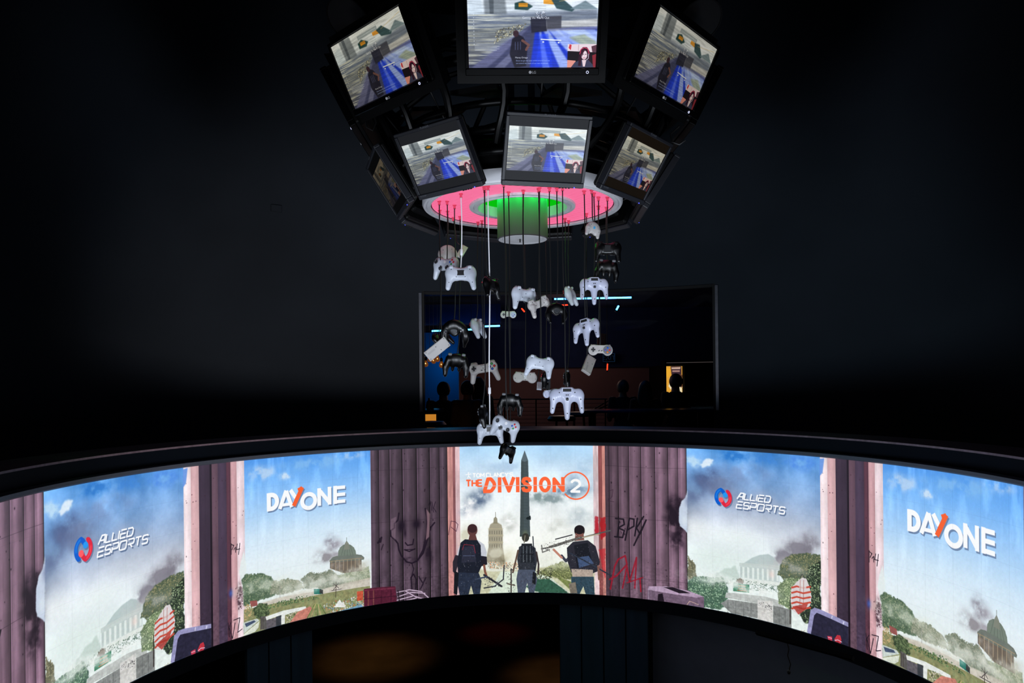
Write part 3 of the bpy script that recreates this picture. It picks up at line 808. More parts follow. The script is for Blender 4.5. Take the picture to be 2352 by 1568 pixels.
    cv.line([P(0.752 + 0.05 * math.cos(t), 0.5 + 0.5 * math.sin(t)) for t in np.linspace(0, 6.2832, 26)], lw, org, raw=True)
    cv.line([P(0.862, -0.12), P(0.862, 0.95), P(0.965, 0.05), P(0.965, 1.12)], lw, org, raw=True, butt=True)
    # the cut that runs through the word
    yc = yb - hh * 0.43
    cv.line([(a[0] + W * 0.02, yc), (a[0] + W * 1.0, yc)], 2.2, (206, 196, 196), raw=True)
    # ring with the numeral
    c0 = T(1322, 1115)
    e0 = T(1353, 1115)
    r = (e0[0] - c0[0])
    ry = (T(1322, 1146)[1] - T(1322, 1084)[1]) / 2
    cv.line([(c0[0] + r * math.cos(t), c0[1] + ry * math.sin(t)) for t in np.linspace(-2.62, 2.45, 50)], 5.6, org, raw=True)
    n0 = T(1309, 1131)
    n1 = T(1334, 1100)
    cv.glyphs("2", n0[0] + 5, n0[1] - 5, n0[1] - n1[1] - 9, 10.5, (250, 250, 250), sx=1.0)
    # ---- sponsor marks
    def DS(fn):
        fn((4, 5), (96, 116, 150), 0.8)
        fn((0, 0), None, 1.0)
    # DAY ONE
    tl = T(611, 1133)
    br = T(694, 1172)
    x0, y1 = tl[0], T(611, 1175)[1]
    hgt = y1 - tl[1]
    wD = (T(793, 1160)[0] - x0)
    wht = (248, 250, 252)

    def Q(fx, fy, o=(0, 0)):
        return (x0 + fx * wD + o[0], y1 - fy * hgt + o[1])

    def dayone(o, cc, al):
        c = cc or wht
        lw = hgt * 0.245
        cv.line([Q(0.034, 0.0, o), Q(0.034, 1.0, o)], lw, c, al, True, raw=True)
        cv.line([Q(0.02, 0.88, o), Q(0.065, 0.88, o)] + [Q(0.065 + 0.072 * math.sin(t), 0.5 + 0.38 * math.cos(t), o) for t in np.linspace(0.1, 3.04, 16)] + [Q(0.02, 0.12, o)], lw, c, al, True, raw=True)
        cv.line([Q(0.168, 0.04, o), Q(0.252, 1.02, o)], lw * 0.92, c, al, True, raw=True)
        cv.line([Q(0.252, 1.0, o), Q(0.322, 0.06, o)], lw * 0.92, c, al, True, raw=True)
        cv.line([Q(0.2, 0.24, o), Q(0.3, 0.24, o)], lw * 0.7, c, al, True, raw=True)
        cv.line([Q(0.305, 1.02, o), Q(0.372, 0.55, o)], lw * 0.95, c, al, True, raw=True)
        c1 = cc or (244, 96, 46)
        cv.poly([], c1) if False else None
        cv.line([Q(0.345, 0.1, o), Q(0.455, 1.1, o)], lw * 0.98, c1, al, True, raw=True)
        cv.line([Q(0.40, 0.98, o), Q(0.455, 1.08, o)], lw * 0.7, c1, al, True, raw=True)
        cv.line([Q(0.535 + 0.083 * math.cos(t), 0.27 + 0.40 * math.sin(t), o) for t in np.linspace(0, 6.2832, 30)], lw * 0.95, c, al, raw=True)
        cv.line([Q(0.668, -0.08, o), Q(0.668, 0.94, o)], lw * 0.92, c, al, True, raw=True)
        cv.line([Q(0.668, 0.84, o), Q(0.80, 0.04, o)], lw * 0.92, c, al, True, raw=True)
        cv.line([Q(0.80, -0.08, o), Q(0.80, 0.96, o)], lw * 0.92, c, al, True, raw=True)
        cv.line([Q(0.872, -0.08, o), Q(0.872, 0.98, o)], lw * 0.92, c, al, True, raw=True)
        for yy2 in (0.04, 0.45, 0.86):
            cv.line([Q(0.86, yy2, o), Q(1.0, yy2, o)], lw * 0.82, c, al, True, raw=True)
    DS(dayone)
    # ALLIED ESPORTS with its two-part swirl
    c0 = T(1661, 1142)
    rr = 27.0

    def swirl(o, cc, al):
        for sg, c, c2 in ((1, (0, 92, 204), (34, 150, 240)), (-1, (222, 34, 62), (255, 92, 100))):
            path = [(math.cos(math.radians(a_)) * rr, math.sin(math.radians(a_)) * rr * 1.1) for a_ in np.linspace(236, 108, 16)]
            path += [(-0.05 * rr, 0.86 * rr), (0.10 * rr, 0.62 * rr), (0.28 * rr, 0.42 * rr)]
            q = [(c0[0] + o[0] + sg * x, c0[1] + o[1] - sg * y) for x, y in path]
            cv.line(q[:9], 9.5, cc or c, al, raw=True)
            cv.line(q[1:], 13.5, cc or c, al, raw=True)
            if not cc:
                cv.line(q[6:15], 5, c2, 0.6, raw=True, soft=2)
            h_ = [(c0[0] + o[0] + sg * (0.30 * rr + 9.5 * math.cos(t)), c0[1] + o[1] - sg * 0.36 * rr + 9.5 * math.sin(t)) for t in np.linspace(0, 6.28, 16)]
            x0_, y0_, mk = cv.mask(np.array(h_))
            cv.put(x0_, y0_, mk, col(cc or c2), al)
    DS(swirl)
    a1 = T(1691, 1142)
    a2 = T(1691, 1131)
    ha = T(1691, 1145)[1] - T(1691, 1131)[1]
    wa = T(1769, 1140)[0] - a1[0]
    b1 = T(1691, 1166)
    hb = T(1691, 1166)[1] - T(1691, 1151)[1]
    wb = T(1804, 1160)[0] - b1[0]

    def words(o, cc, al):
        c = cc or (250, 252, 255)
        lw = 4.6
        tw1 = sum(GLYPH[k][0] + 0.22 for k in "aLLIed")
        cv.glyphs("aLLIed", a1[0] + o[0] + 3, T(1691, 1145)[1] + o[1], ha, lw, c, shear=0.22, sx=wa / (tw1 * ha), gap=0.22)
        tw2 = sum(GLYPH[k][0] + 0.22 for k in "eSPoRTS")
        cv.glyphs("eSPoRTS", b1[0] + o[0], b1[1] + o[1], hb, lw, c, shear=0.22, sx=wb / (tw2 * hb), gap=0.22)
    DS(words)
    # seams between the screen modules
    for i in range(0, LW, 98):
        cv.a[:, i:i + 1] *= 0.93
    for j in range(0, LH, 100):
        cv.a[j:j + 1] *= 0.95
    # rgb pixel shimmer of the panel
    rng = np.random.default_rng(3)
    cv.a *= 1 + (rng.random((LH, LW, 3), dtype=np.float32) - 0.5) * 0.05
    return np.clip(cv.a, 0, 1)


def paint_stream():
    """picture of a live stream: a street seen past a running figure, and the presenter in a corner window"""
    W, H = 768, 432
    cv = Canvas(W, H)
    cv.mapper = lambda p: p * [W, H]
    sky(cv, 0, W, [(0, (236, 238, 232)), (0.25, (214, 220, 220)), (0.4, (150, 160, 172)), (1, (60, 62, 82))])
    n = fbm(H, W, 40, 5, 5, 160)[..., None]
    cv.a = np.clip(cv.a + (n - 0.5) * 0.16, 0, 1)
    cv.poly([(0.12, 0), (0.28, 0), (0.3, 0.3), (0.13, 0.32)], (110, 116, 118), 0.8, soft=8)
    cv.poly([(0.16, 0), (0.2, 0), (0.2, 0.3), (0.17, 0.3)], (70, 76, 80), 0.7, soft=4)
    cv.poly([(0, 0.12), (0.1, 0.05), (0.12, 0.3), (0, 0.32)], (196, 206, 208), 0.7, soft=8)
    cv.poly([(0.0, 0.32), (1, 0.24), (1, 0.52), (0, 0.6)], (92, 100, 114), 0.75, soft=12)
    tx_ = fbm(H, W, 5, 9, 3, 120)
    cv.put(0, 0, (np.clip(tx_ - 0.42, 0, 1) * 3.2 * np.linspace(1, 0, W)[None] * ((np.arange(H)[:, None] > 0.3 * H) & (np.arange(H)[:, None] < 0.95 * H))).clip(0, 1).astype(np.float32), col((214, 212, 190)), 0.9)
    cv.poly([(0, 0.5), (0.42, 0.44), (0.3, 0.62), (0.12, 0.8), (0, 0.95)], (118, 114, 92), 0.35, soft=14)
    cv.dabs([(0.22, 0.5), (0.45, 0.42), (0.42, 0.5), (0.2, 0.68)], 260, [(216, 206, 160), (120, 112, 84), (70, 66, 54)], 1, 4, 6)
    # roadway
    cv.poly([(0.48, 0.44), (0.56, 0.44), (0.52, 1), (0.02, 1)], (64, 66, 96), 0.9, soft=5)
    cv.poly([(0.02, 1), (0.28, 0.66), (0.48, 0.46), (0.24, 0.86), (0.14, 1)], (120, 120, 150), 0.6, soft=6)
    cv.poly([(0.20, 1), (0.34, 0.78), (0.44, 0.58), (0.36, 0.86), (0.28, 1)], (150, 150, 176), 0.5, soft=5)
    cv.poly([(0.52, 0.5), (1, 0.46), (1, 1), (0.48, 1)], (34, 58, 190), 0.95, soft=6)
    for a, b, w in ((0.56, 0.61, 0.03), (0.62, 0.77, 0.05), (0.70, 0.95, 0.05), (0.8, 1.12, 0.05), (0.9, 1.3, 0.05), (0.98, 1.5, 0.06)):
        cv.poly([(0.54 + (a - 0.54) * 0.5, 0.5), (a, 0.5), (b + w, 1.02), (b - w, 1.02)], (196, 212, 240), 0.72, soft=7)
    cv.poly([(0.56, 0.56), (0.62, 0.55), (0.66, 1), (0.52, 1)], (40, 70, 220), 0.6, soft=5)
    cv.poly([(0.56, 0.40), (0.6, 0.4), (1, 0.36), (1, 0.47), (0.7, 0.46), (0.56, 0.5)], (226, 220, 206), 0.7, soft=6)
    cv.poly([(0.5, 0.47), (1, 0.47), (1, 0.5), (0.5, 0.52)], (150, 140, 120), 0.5, soft=4)
    cv.poly([(0.78, 0.6), (0.9, 0.56), (1, 0.66), (1, 0.74), (0.9, 0.72)], (150, 156, 90), 0.55, soft=6)
    # vehicles, signs, awning
    cv.poly([(0.48, 0.34), (0.6, 0.33), (0.61, 0.52), (0.49, 0.54)], (44, 44, 56), 0.95, soft=4)
    cv.poly([(0.6, 0.33), (0.72, 0.32), (0.72, 0.48), (0.61, 0.49)], (70, 70, 78), 0.9, soft=4)
    cv.dabs([(0.52, 0.28), (0.58, 0.26), (0.6, 0.34), (0.53, 0.36)], 70, [(226, 226, 226), (90, 90, 100)], 1, 4, 8)
    cv.poly([(0.38, 0.06), (0.66, 0.06), (0.66, 0.12), (0.38, 0.12)], (150, 160, 160), 0.8, soft=2)
    cv.line([(0.40, 0.09), (0.64, 0.09)], 3, (206, 212, 212), 0.8)
    cv.poly([(0.36, 0.16), (0.42, 0.13), (0.5, 0.2), (0.46, 0.25), (0.36, 0.24)], (38, 66, 62), 0.95, soft=3)
    cv.poly([(0.39, 0.16), (0.46, 0.16), (0.46, 0.21), (0.39, 0.21)], (232, 150, 40), 0.9, soft=1)
    cv.poly([(0.58, 0.12), (0.66, 0.12), (0.66, 0.18), (0.58, 0.17)], (232, 150, 40), 0.9, soft=1)
    cv.poly([(0.64, 0.12), (0.72, 0.1), (0.82, 0.24), (0.8, 0.27), (0.68, 0.23)], (52, 76, 78), 0.95, soft=3)
    cv.poly([(0.78, 0.24), (0.9, 0.13), (1.0, 0.24)], (112, 130, 134), 0.9, soft=3)
    cv.line([(0.7, 0.14), (0.98, 0.06)], 2, (232, 190, 110), 0.8)
    for k in range(5):
        cv.line([(0.44, 0.19 + k * 0.03), (0.6, 0.2 + k * 0.03)], 1.5, (90, 96, 104), 0.5)
    # running figure seen from behind
    cv.poly([(0.34, 0.62), (0.39, 0.56), (0.43, 0.6), (0.46, 0.72), (0.45, 0.98), (0.36, 1.0), (0.32, 0.82)], (34, 32, 42), 0.95, soft=4)
    cv.poly(arc(0.37, 0.55, 0.022, 0.045, 0, 360), (60, 40, 46), 0.95, soft=2)
    cv.line([(0.42, 0.64), (0.47, 0.7), (0.45, 0.76)], 14, (120, 80, 70), 0.9)
    for k in range(3):
        cv.line([(0.365 + k * 0.02, 0.66), (0.365 + k * 0.02, 0.76)], 3, (96, 104, 140), 0.8)
    rg = fbm(H, W, 6, 31, 3, 90)[..., None]
    r2 = fbm(H, W, 4, 33, 3, 8)[..., None]
    cv.a = np.clip(cv.a * (0.80 + 0.34 * rg + 0.10 * r2), 0, 1)
    cv.a = boxblur(cv.a, 1)
    # interface writing
    for k in range(10):
        cv.blob(0.045, 0.3 + k * 0.043, 3, 3, (236, 240, 244), 0.95)
        if k in (0, 1, 8, 9):
            cv.line([(0.06, 0.3 + k * 0.043), (0.2, 0.3 + k * 0.043)], 2, (214, 220, 226), 0.6)
    for k in range(4):
        cv.line([(0.05, 0.71 + k * 0.02), (0.24 - 0.02 * (k % 2), 0.71 + k * 0.02)], 2.4, (220, 224, 226), 0.7)
    word(cv, 'Getting the Word Out', 0.42 * W, 0.36 * H, 17, (250, 250, 250))
    word(cv, 'Manny Ortega', 0.365 * W, 0.875 * H, 13, (236, 236, 240))
    word(cv, 'Once we get the cams online around here we', 0.37 * W, 0.915 * H, 11, (170, 190, 236))
    word(cv, 'can extend the reach of our next broadcast', 0.37 * W, 0.95 * H, 11, (170, 190, 236))
    cv.line([(0.565, 0.625), (0.72, 0.64)], 6, (246, 246, 236), 0.95)
    cv.line([(0.58, 0.66), (0.585, 0.66)], 8, (246, 246, 236), 0.9)
    cv.line([(0.70, 0.67), (0.705, 0.67)], 8, (246, 246, 236), 0.9)
    # presenter window
    cv.poly([(0.775, 0.69), (1, 0.69), (1, 1), (0.775, 1)], (30, 22, 26))
    cv.poly([(0.775, 0.69), (1, 0.69), (1, 0.8), (0.775, 0.78)], (238, 214, 212))
    cv.poly([(0.79, 0.69), (0.805, 0.7), (0.8, 0.77), (0.782, 0.74)], (210, 60, 70))
    cv.line([(0.86, 0.7), (0.86, 0.78)], 2, (170, 120, 120))
    cv.poly([(0.96, 0.72), (1, 0.7), (1, 0.8), (0.97, 0.8)], (96, 60, 70))
    cv.poly([(0.775, 0.9), (0.84, 0.91), (0.84, 1), (0.775, 1)], (232, 150, 130))
    cv.poly([(0.97, 0.84), (1, 0.82), (1, 1), (0.98, 1)], (170, 50, 60), 0.8)
    cv.poly([(0.87, 0.78), (0.895, 0.73), (0.925, 0.73), (0.95, 0.79), (0.965, 0.98), (0.85, 0.99)], (48, 22, 34), soft=2)
    cv.line([(0.872, 0.82), (0.88, 0.76), (0.905, 0.735), (0.932, 0.75), (0.945, 0.82)], 5, (200, 60, 90))
    cv.poly([(0.80, 1.01), (0.835, 0.93), (0.88, 0.9), (0.94, 0.9), (0.975, 0.96), (0.985, 1.01)], (62, 62, 82))
    cv.poly([(0.89, 0.9), (0.925, 0.9), (0.915, 0.99), (0.9, 0.99)], (236, 208, 204))
    cv.poly(arc(0.907, 0.835, 0.024, 0.062, 0, 360), (240, 214, 212), soft=1)
    cv.poly([(0.88, 0.8), (0.895, 0.76), (0.915, 0.765), (0.9, 0.8), (0.888, 0.86)], (60, 30, 44), soft=1)
    for sx_ in (0.898, 0.919):
        cv.line([(sx_ - 0.006, 0.825), (sx_ + 0.005, 0.825)], 3.2, (70, 40, 50))
    cv.line([(0.909, 0.84), (0.911, 0.855)], 2, (206, 160, 156))
    cv.line([(0.899, 0.873), (0.917, 0.873)], 3, (190, 80, 96))
    cv.line([(0.942, 0.82), (0.94, 0.88), (0.925, 0.9)], 3, (230, 220, 226))
    cv.poly([(0.868, 0.86), (0.885, 0.84), (0.883, 0.98), (0.86, 0.98)], (52, 24, 38), soft=1)
    return np.clip(cv.a, 0, 1)


def text_shape(txt, size=1.0, offset=0.0):
    """triangles of a line of plain lettering"""
    cu = bpy.data.curves.new('lettering', 'FONT')
    cu.body = txt
    cu.size = size
    cu.offset = offset
    cu.align_x = 'CENTER'
    ob = bpy.data.objects.new('lettering', cu)
    scn.collection.objects.link(ob)
    bpy.context.view_layer.update()
    me = bpy.data.meshes.new_from_object(ob)
    bpy.data.objects.remove(ob)
    bpy.data.curves.remove(cu)
    return me


def word(cv, txt, x, y, size, c):
    me = text_shape(txt, size)
    v = np.array([p.co[:2] for p in me.vertices])
    if not len(v):
        return
    vx = v[:, 0] - v[:, 0].min() + x
    vy = y - v[:, 1]
    x0, y0 = int(vx.min()) - 1, int(vy.min()) - 1
    w, h = int(vx.max()) - x0 + 3, int(vy.max()) - y0 + 3
    S = 3
    ys = (np.arange(h * S) + 0.5) / S + y0
    xs = (np.arange(w * S) + 0.5) / S + x0
    mk = np.zeros((h * S, w * S), bool)
    me.calc_loop_triangles()
    for t in me.loop_triangles:
        px = vx[list(t.vertices)]
        py = vy[list(t.vertices)]
        ia, ib = np.searchsorted(ys, [py.min(), py.max()])
        ja, jb = np.searchsorted(xs, [px.min(), px.max()])
        if ib <= ia or jb <= ja:
            continue
        Y = ys[ia:ib][:, None]
        X = xs[ja:jb][None]
        s = []
        for k in range(3):
            x1, y1, x2, y2 = px[k], py[k], px[(k + 1) % 3], py[(k + 1) % 3]
            s.append((x2 - x1) * (Y - y1) - (y2 - y1) * (X - x1))
        mk[ia:ib, ja:jb] |= ((s[0] >= 0) & (s[1] >= 0) & (s[2] >= 0)) | ((s[0] <= 0) & (s[1] <= 0) & (s[2] <= 0))
    bpy.data.meshes.remove(me)
    m = mk.reshape(h, S, w, S).mean((1, 3)).astype(np.float32)
    cv.put(x0, y0, m, col(c), 0.95)


def as_image(name, a):
    h, w, _ = a.shape
    im = bpy.data.images.new(name, w, h)
    buf = np.ones((h, w, 4), np.float32)
    buf[..., :3] = a[::-1]
    im.pixels.foreach_set(buf.ravel())
    im.update()
    im.pack()
    return im


# ------------------------------------------------------------------ materials
MATS = {}


def mat(name, c, rough=0.6, metal=0.0, noise=0.12, scale=9.0, bump=0.0, spec=0.5, emit=None, es=0.0, coat=0.0, stretch=None):
    if name in MATS:
        return MATS[name]
    m = bpy.data.materials.new(name)
    MATS[name] = m
    m.use_nodes = True
    nt = m.node_tree
    b = nt.nodes['Principled BSDF']
    lin = tuple(((v / 255.0) ** 2.2) for v in c)
    b.inputs['Roughness'].default_value = rough
    b.inputs['Metallic'].default_value = metal
    b.inputs['Specular IOR Level'].default_value = spec
    if coat:
        b.inputs['Coat Weight'].default_value = coat
        b.inputs['Coat Roughness'].default_value = 0.08
    tc = nt.nodes.new('ShaderNodeTexCoord')
    mp = nt.nodes.new('ShaderNodeMapping')
    if stretch:
        mp.inputs['Scale'].default_value = stretch
    nt.links.new(tc.outputs['Object'], mp.inputs['Vector'])
    n = nt.nodes.new('ShaderNodeTexNoise')
    n.inputs['Scale'].default_value = scale
    n.inputs['Detail'].default_value = 4
    nt.links.new(mp.outputs[0], n.inputs['Vector'])
    r = nt.nodes.new('ShaderNodeValToRGB')
    r.color_ramp.elements[0].position = 0.3
    r.color_ramp.elements[1].position = 0.7
    r.color_ramp.elements[0].color = tuple(v * (1 - noise) for v in lin) + (1,)
    r.color_ramp.elements[1].color = tuple(min(1, v * (1 + noise)) for v in lin) + (1,)
    nt.links.new(n.outputs['Fac'], r.inputs['Fac'])
    nt.links.new(r.outputs['Color'], b.inputs['Base Color'])
    if bump:
        bp = nt.nodes.new('ShaderNodeBump')
        bp.inputs['Strength'].default_value = bump
        bp.inputs['Distance'].default_value = 0.01
        nt.links.new(n.outputs['Fac'], bp.inputs['Height'])
        nt.links.new(bp.outputs[0], b.inputs['Normal'])
    if emit is not None:
        b.inputs['Emission Color'].default_value = tuple(((v / 255.0) ** 2.2) for v in emit) + (1,)
        b.inputs['Emission Strength'].default_value = es
    return m


def screen_mat(name, image, strength, tint=(1, 1, 1), gloss=0.3):
    m = bpy.data.materials.new(name)
    m.use_nodes = True
    nt = m.node_tree
    b = nt.nodes['Principled BSDF']
    b.inputs['Base Color'].default_value = (0.006, 0.006, 0.008, 1)
    b.inputs['Roughness'].default_value = gloss
    uv = nt.nodes.new('ShaderNodeUVMap')
    uv.uv_map = 'UVMap'
    t = nt.nodes.new('ShaderNodeTexImage')
    t.image = image
    t.extension = 'REPEAT'
    nt.links.new(uv.outputs[0], t.inputs['Vector'])
    mx = nt.nodes.new('ShaderNodeMix')
    mx.data_type = 'RGBA'
    mx.blend_type = 'MULTIPLY'
    mx.inputs[0].default_value = 1.0
    nt.links.new(t.outputs['Color'], mx.inputs[6])
    mx.inputs[7].default_value = tuple(tint) + (1,)
    nt.links.new(mx.outputs[2], b.inputs['Emission Color'])
    b.inputs['Emission Strength'].default_value = strength
    return m


# ------------------------------------------------------------------ mesh helpers
def obj(name, verts, faces, m, parent=None, smooth=False, uvs=None, loc=None):
    me = bpy.data.meshes.new(name)
    me.from_pydata([tuple(v) for v in verts], [], [tuple(f) for f in faces])
    if uvs is not None:
        ul = me.uv_layers.new(name='UVMap')
        ul.data.foreach_set('uv', np.array([uvs[l.vertex_index] for l in me.loops], np.float32).ravel())
    if m is not None:
        me.materials.append(m)
    if smooth:
        me.polygons.foreach_set('use_smooth', [True] * len(me.polygons))
    me.update()
    o = bpy.data.objects.new(name, me)
    scn.collection.objects.link(o)
    if parent is not None:
        o.parent = parent
    if loc is not None:
        o.location = loc
    return o


class MB:
    """collects shapes of one mesh"""
    def __init__(self):
        self.v, self.f = [], []

    def add(self, v, f):
        n = len(self.v)
        self.v += [tuple(p) for p in v]
        self.f += [tuple(i + n for i in q) for q in f]
        return self

    def box(self, c, s, M=None):
        vs = [Vector((c[0] + a * s[0] / 2, c[1] + b * s[1] / 2, c[2] + d * s[2] / 2)) for d in (-1, 1) for b in (-1, 1) for a in (-1, 1)]
        if M is not None:
            vs = [M @ v for v in vs]
        return self.add(vs, [(0, 2, 3, 1), (4, 5, 7, 6), (0, 1, 5, 4), (2, 6, 7, 3), (0, 4, 6, 2), (1, 3, 7, 5)])

    def bbox(self, c, s, r=0.004, M=None):
        """box with chamfered edges (rounded outline in x/z plane and softened front)"""
        hx, hy, hz = s[0] / 2, s[1] / 2, s[2] / 2
        r = min(r, hx * 0.9, hy * 0.9, hz * 0.9)
        rings = []
        for y, k in ((-hy, r), (-hy + r, 0), (hy - r, 0), (hy, r)):
            ring = []
            for sx, sz, a0 in ((1, 1, 0), (-1, 1, 90), (-1, -1, 180), (1, -1, 270)):
                for a in (0, 45, 90):
                    t = math.radians(a0 + a)
                    rr = r
                    ring.append(Vector((c[0] + sx * (hx - rr) + (rr - k * 0.7) * math.cos(t), c[1] + y, c[2] + sz * (hz - rr) + (rr - k * 0.7) * math.sin(t))))
            rings.append(ring)
        vs = [p for q in rings for p in q]
        if M is not None:
            vs = [M @ v for v in vs]
        n = 12
        fs = [tuple(range(n)), tuple(reversed(range(3 * n, 4 * n)))]
        for k in range(3):
            for i in range(n):
                j = (i + 1) % n
                fs.append((k * n + i, (k + 1) * n + i, (k + 1) * n + j, k * n + j))
        return self.add(vs, fs)

    def tube(self, pts, r, n=8, closed=False, cap=True):
        pts = [Vector(p) for p in pts]
        m = len(pts)
        rad = r if isinstance(r, (list, tuple)) else [r] * m
        vs, fs = [], []
        up = Vector((0, 0, 1))
        prev = None
        for i, p in enumerate(pts):
            if closed:
                t = pts[(i + 1) % m] - pts[i - 1]
            else:
                t = pts[min(i + 1, m - 1)] - pts[max(i - 1, 0)]
            t.normalize()
            if prev is None:
                a = t.cross(up)
                if a.length < 0.1:
                    a = t.cross(Vector((1, 0, 0)))
            else:
                a = prev - t * prev.dot(t)
            a.normalize()
            prev = a
            b = t.cross(a)
            for k in range(n):
                w = 2 * math.pi * k / n
                vs.append(p + a * math.cos(w) * rad[i] + b * math.sin(w) * rad[i])
        for i in range(m if closed else m - 1):
            j = (i + 1) % m
            for k in range(n):
                l = (k + 1) % n
                fs.append((i * n + k, i * n + l, j * n + l, j * n + k))
        if not closed and cap:
            fs.append(tuple(reversed(range(n))))
            fs.append(tuple(range((m - 1) * n, m * n)))
        return self.add(vs, fs)

    def lathe(self, prof, n=48, c=(0, 0, 0), a0=0.0, a1=2 * math.pi, M=None):
        """revolve (radius, height) pairs about the vertical axis"""
        full = abs(a1 - a0 - 2 * math.pi) < 1e-6
        cols = n if full else n + 1
        vs, fs = [], []
        for i in range(cols):
            a = a0 + (a1 - a0) * i / n
            for r, z in prof:
                vs.append(Vector((c[0] + r * math.sin(a), c[1] + r * math.cos(a), c[2] + z)))
        if M is not None:
            vs = [M @ v for v in vs]
        k = len(prof)
        for i in range(n):
            j = (i + 1) % cols
            for q in range(k - 1):
                fs.append((i * k + q, j * k + q, j * k + q + 1, i * k + q + 1))
        return self.add(vs, fs)

    def disc(self, c, r, axis='z', n=16, h=0.001, M=None):
        vs = []
        for d in (-h / 2, h / 2):
            for i in range(n):
                a = 2 * math.pi * i / n
                u, w = r * math.cos(a), r * math.sin(a)
                vs.append(Vector((c[0] + u, c[1] + w, c[2] + d)) if axis == 'z' else Vector((c[0] + u, c[1] + d, c[2] + w)))
        if M is not None:
            vs = [M @ v for v in vs]
        fs = [tuple(range(n)), tuple(range(n, 2 * n))] + [(i, (i + 1) % n, n + (i + 1) % n, n + i) for i in range(n)]
        return self.add(vs, fs)

    def sphere(self, c, r, n=10, s=(1, 1, 1)):
        vs, fs = [], []
        for i in range(n + 1):
            t = math.pi * i / n
            for k in range(n * 2):
                a = math.pi * k / n
                vs.append((c[0] + r * s[0] * math.sin(t) * math.cos(a), c[1] + r * s[1] * math.sin(t) * math.sin(a), c[2] + r * s[2] * math.cos(t)))
        w = n * 2
        for i in range(n):
            for k in range(w):
                l = (k + 1) % w
                fs.append((i * w + k, i * w + l, (i + 1) * w + l, (i + 1) * w + k))
        return self.add(vs, fs)

    def build(self, name, m, parent=None, smooth=False, loc=None):
        o = obj(name, self.v, self.f, m, parent, smooth, None, loc)
        if smooth:
            try:
                o.data.set_sharp_from_angle(angle=math.radians(40))
            except Exception:
                pass
        return o


def empty(name, loc=(0, 0, 0)):
    o = bpy.data.objects.new(name, None)
    o.empty_display_size = 0.05
    scn.collection.objects.link(o)
    o.location = loc
    return o


def tag(o, label, cat, group=None, kind=None):
    o['label'] = label
    o['category'] = cat
    if group:
        o['group'] = group
    if kind:
        o['kind'] = kind
    return o


def struct(o):
    o['kind'] = 'structure'
    return o


def lettering(txt, size, m, name, parent, M, depth=0.0006):
    """raised lettering in the local x/z plane of M"""
    me = text_shape(txt, size)
    vs = [M @ Vector((v.co.x, 0, v.co.y)) for v in me.vertices]
    fs = [tuple(p.vertices) for p in me.polygons]
    bpy.data.meshes.remove(me)
    return obj(name, vs, fs, m, parent)


# ------------------------------------------------------------------ smooth bodies from distance fields
def cap(P, a, b, ra, rb, sq=(1, 1, 1)):
    a = np.array(a, float)
    b = np.array(b, float)
    s = np.array(sq, float)
    pa = (P - a) / s
    ba = (b - a) / s
    L = float((ba * ba).sum()) + 1e-12
    t = np.clip((pa * ba).sum(-1) / L, 0, 1)
    d = np.sqrt(((pa - t[..., None] * ba) ** 2).sum(-1))
    return (d - (ra + (rb - ra) * t)) * min(sq)


def rbox(P, c, h, r):
    q = np.abs(P - np.array(c, float)) - (np.array(h, float) - r)
    return np.sqrt((np.maximum(q, 0) ** 2).sum(-1)) + np.minimum(q.max(-1), 0) - r


def ell(P, c, r):
    r = np.array(r, float)
    q = (P - np.array(c, float))
    k0 = np.sqrt(((q / r) ** 2).sum(-1))
    k1 = np.sqrt(((q / (r * r)) ** 2).sum(-1)) + 1e-9
    return k0 * (k0 - 1) / k1


def cylz(P, c, rad, h, r=0.002):
    q = P - np.array(c, float)
    d = np.stack([np.hypot(q[..., 0], q[..., 1]) - rad + r, np.abs(q[..., 2]) - h + r], -1)
    return np.minimum(d.max(-1), 0) + np.sqrt((np.maximum(d, 0) ** 2).sum(-1)) - r


def smin(*ds, k=0.01):
    d = ds[0]
    for e in ds[1:]:
        h = np.clip(0.5 + 0.5 * (e - d) / k, 0, 1)
        d = e * (1 - h) + d * h - k * h * (1 - h)
    return d


def smax(a, b, k=0.003):
    return -smin(-a, -b, k=k)


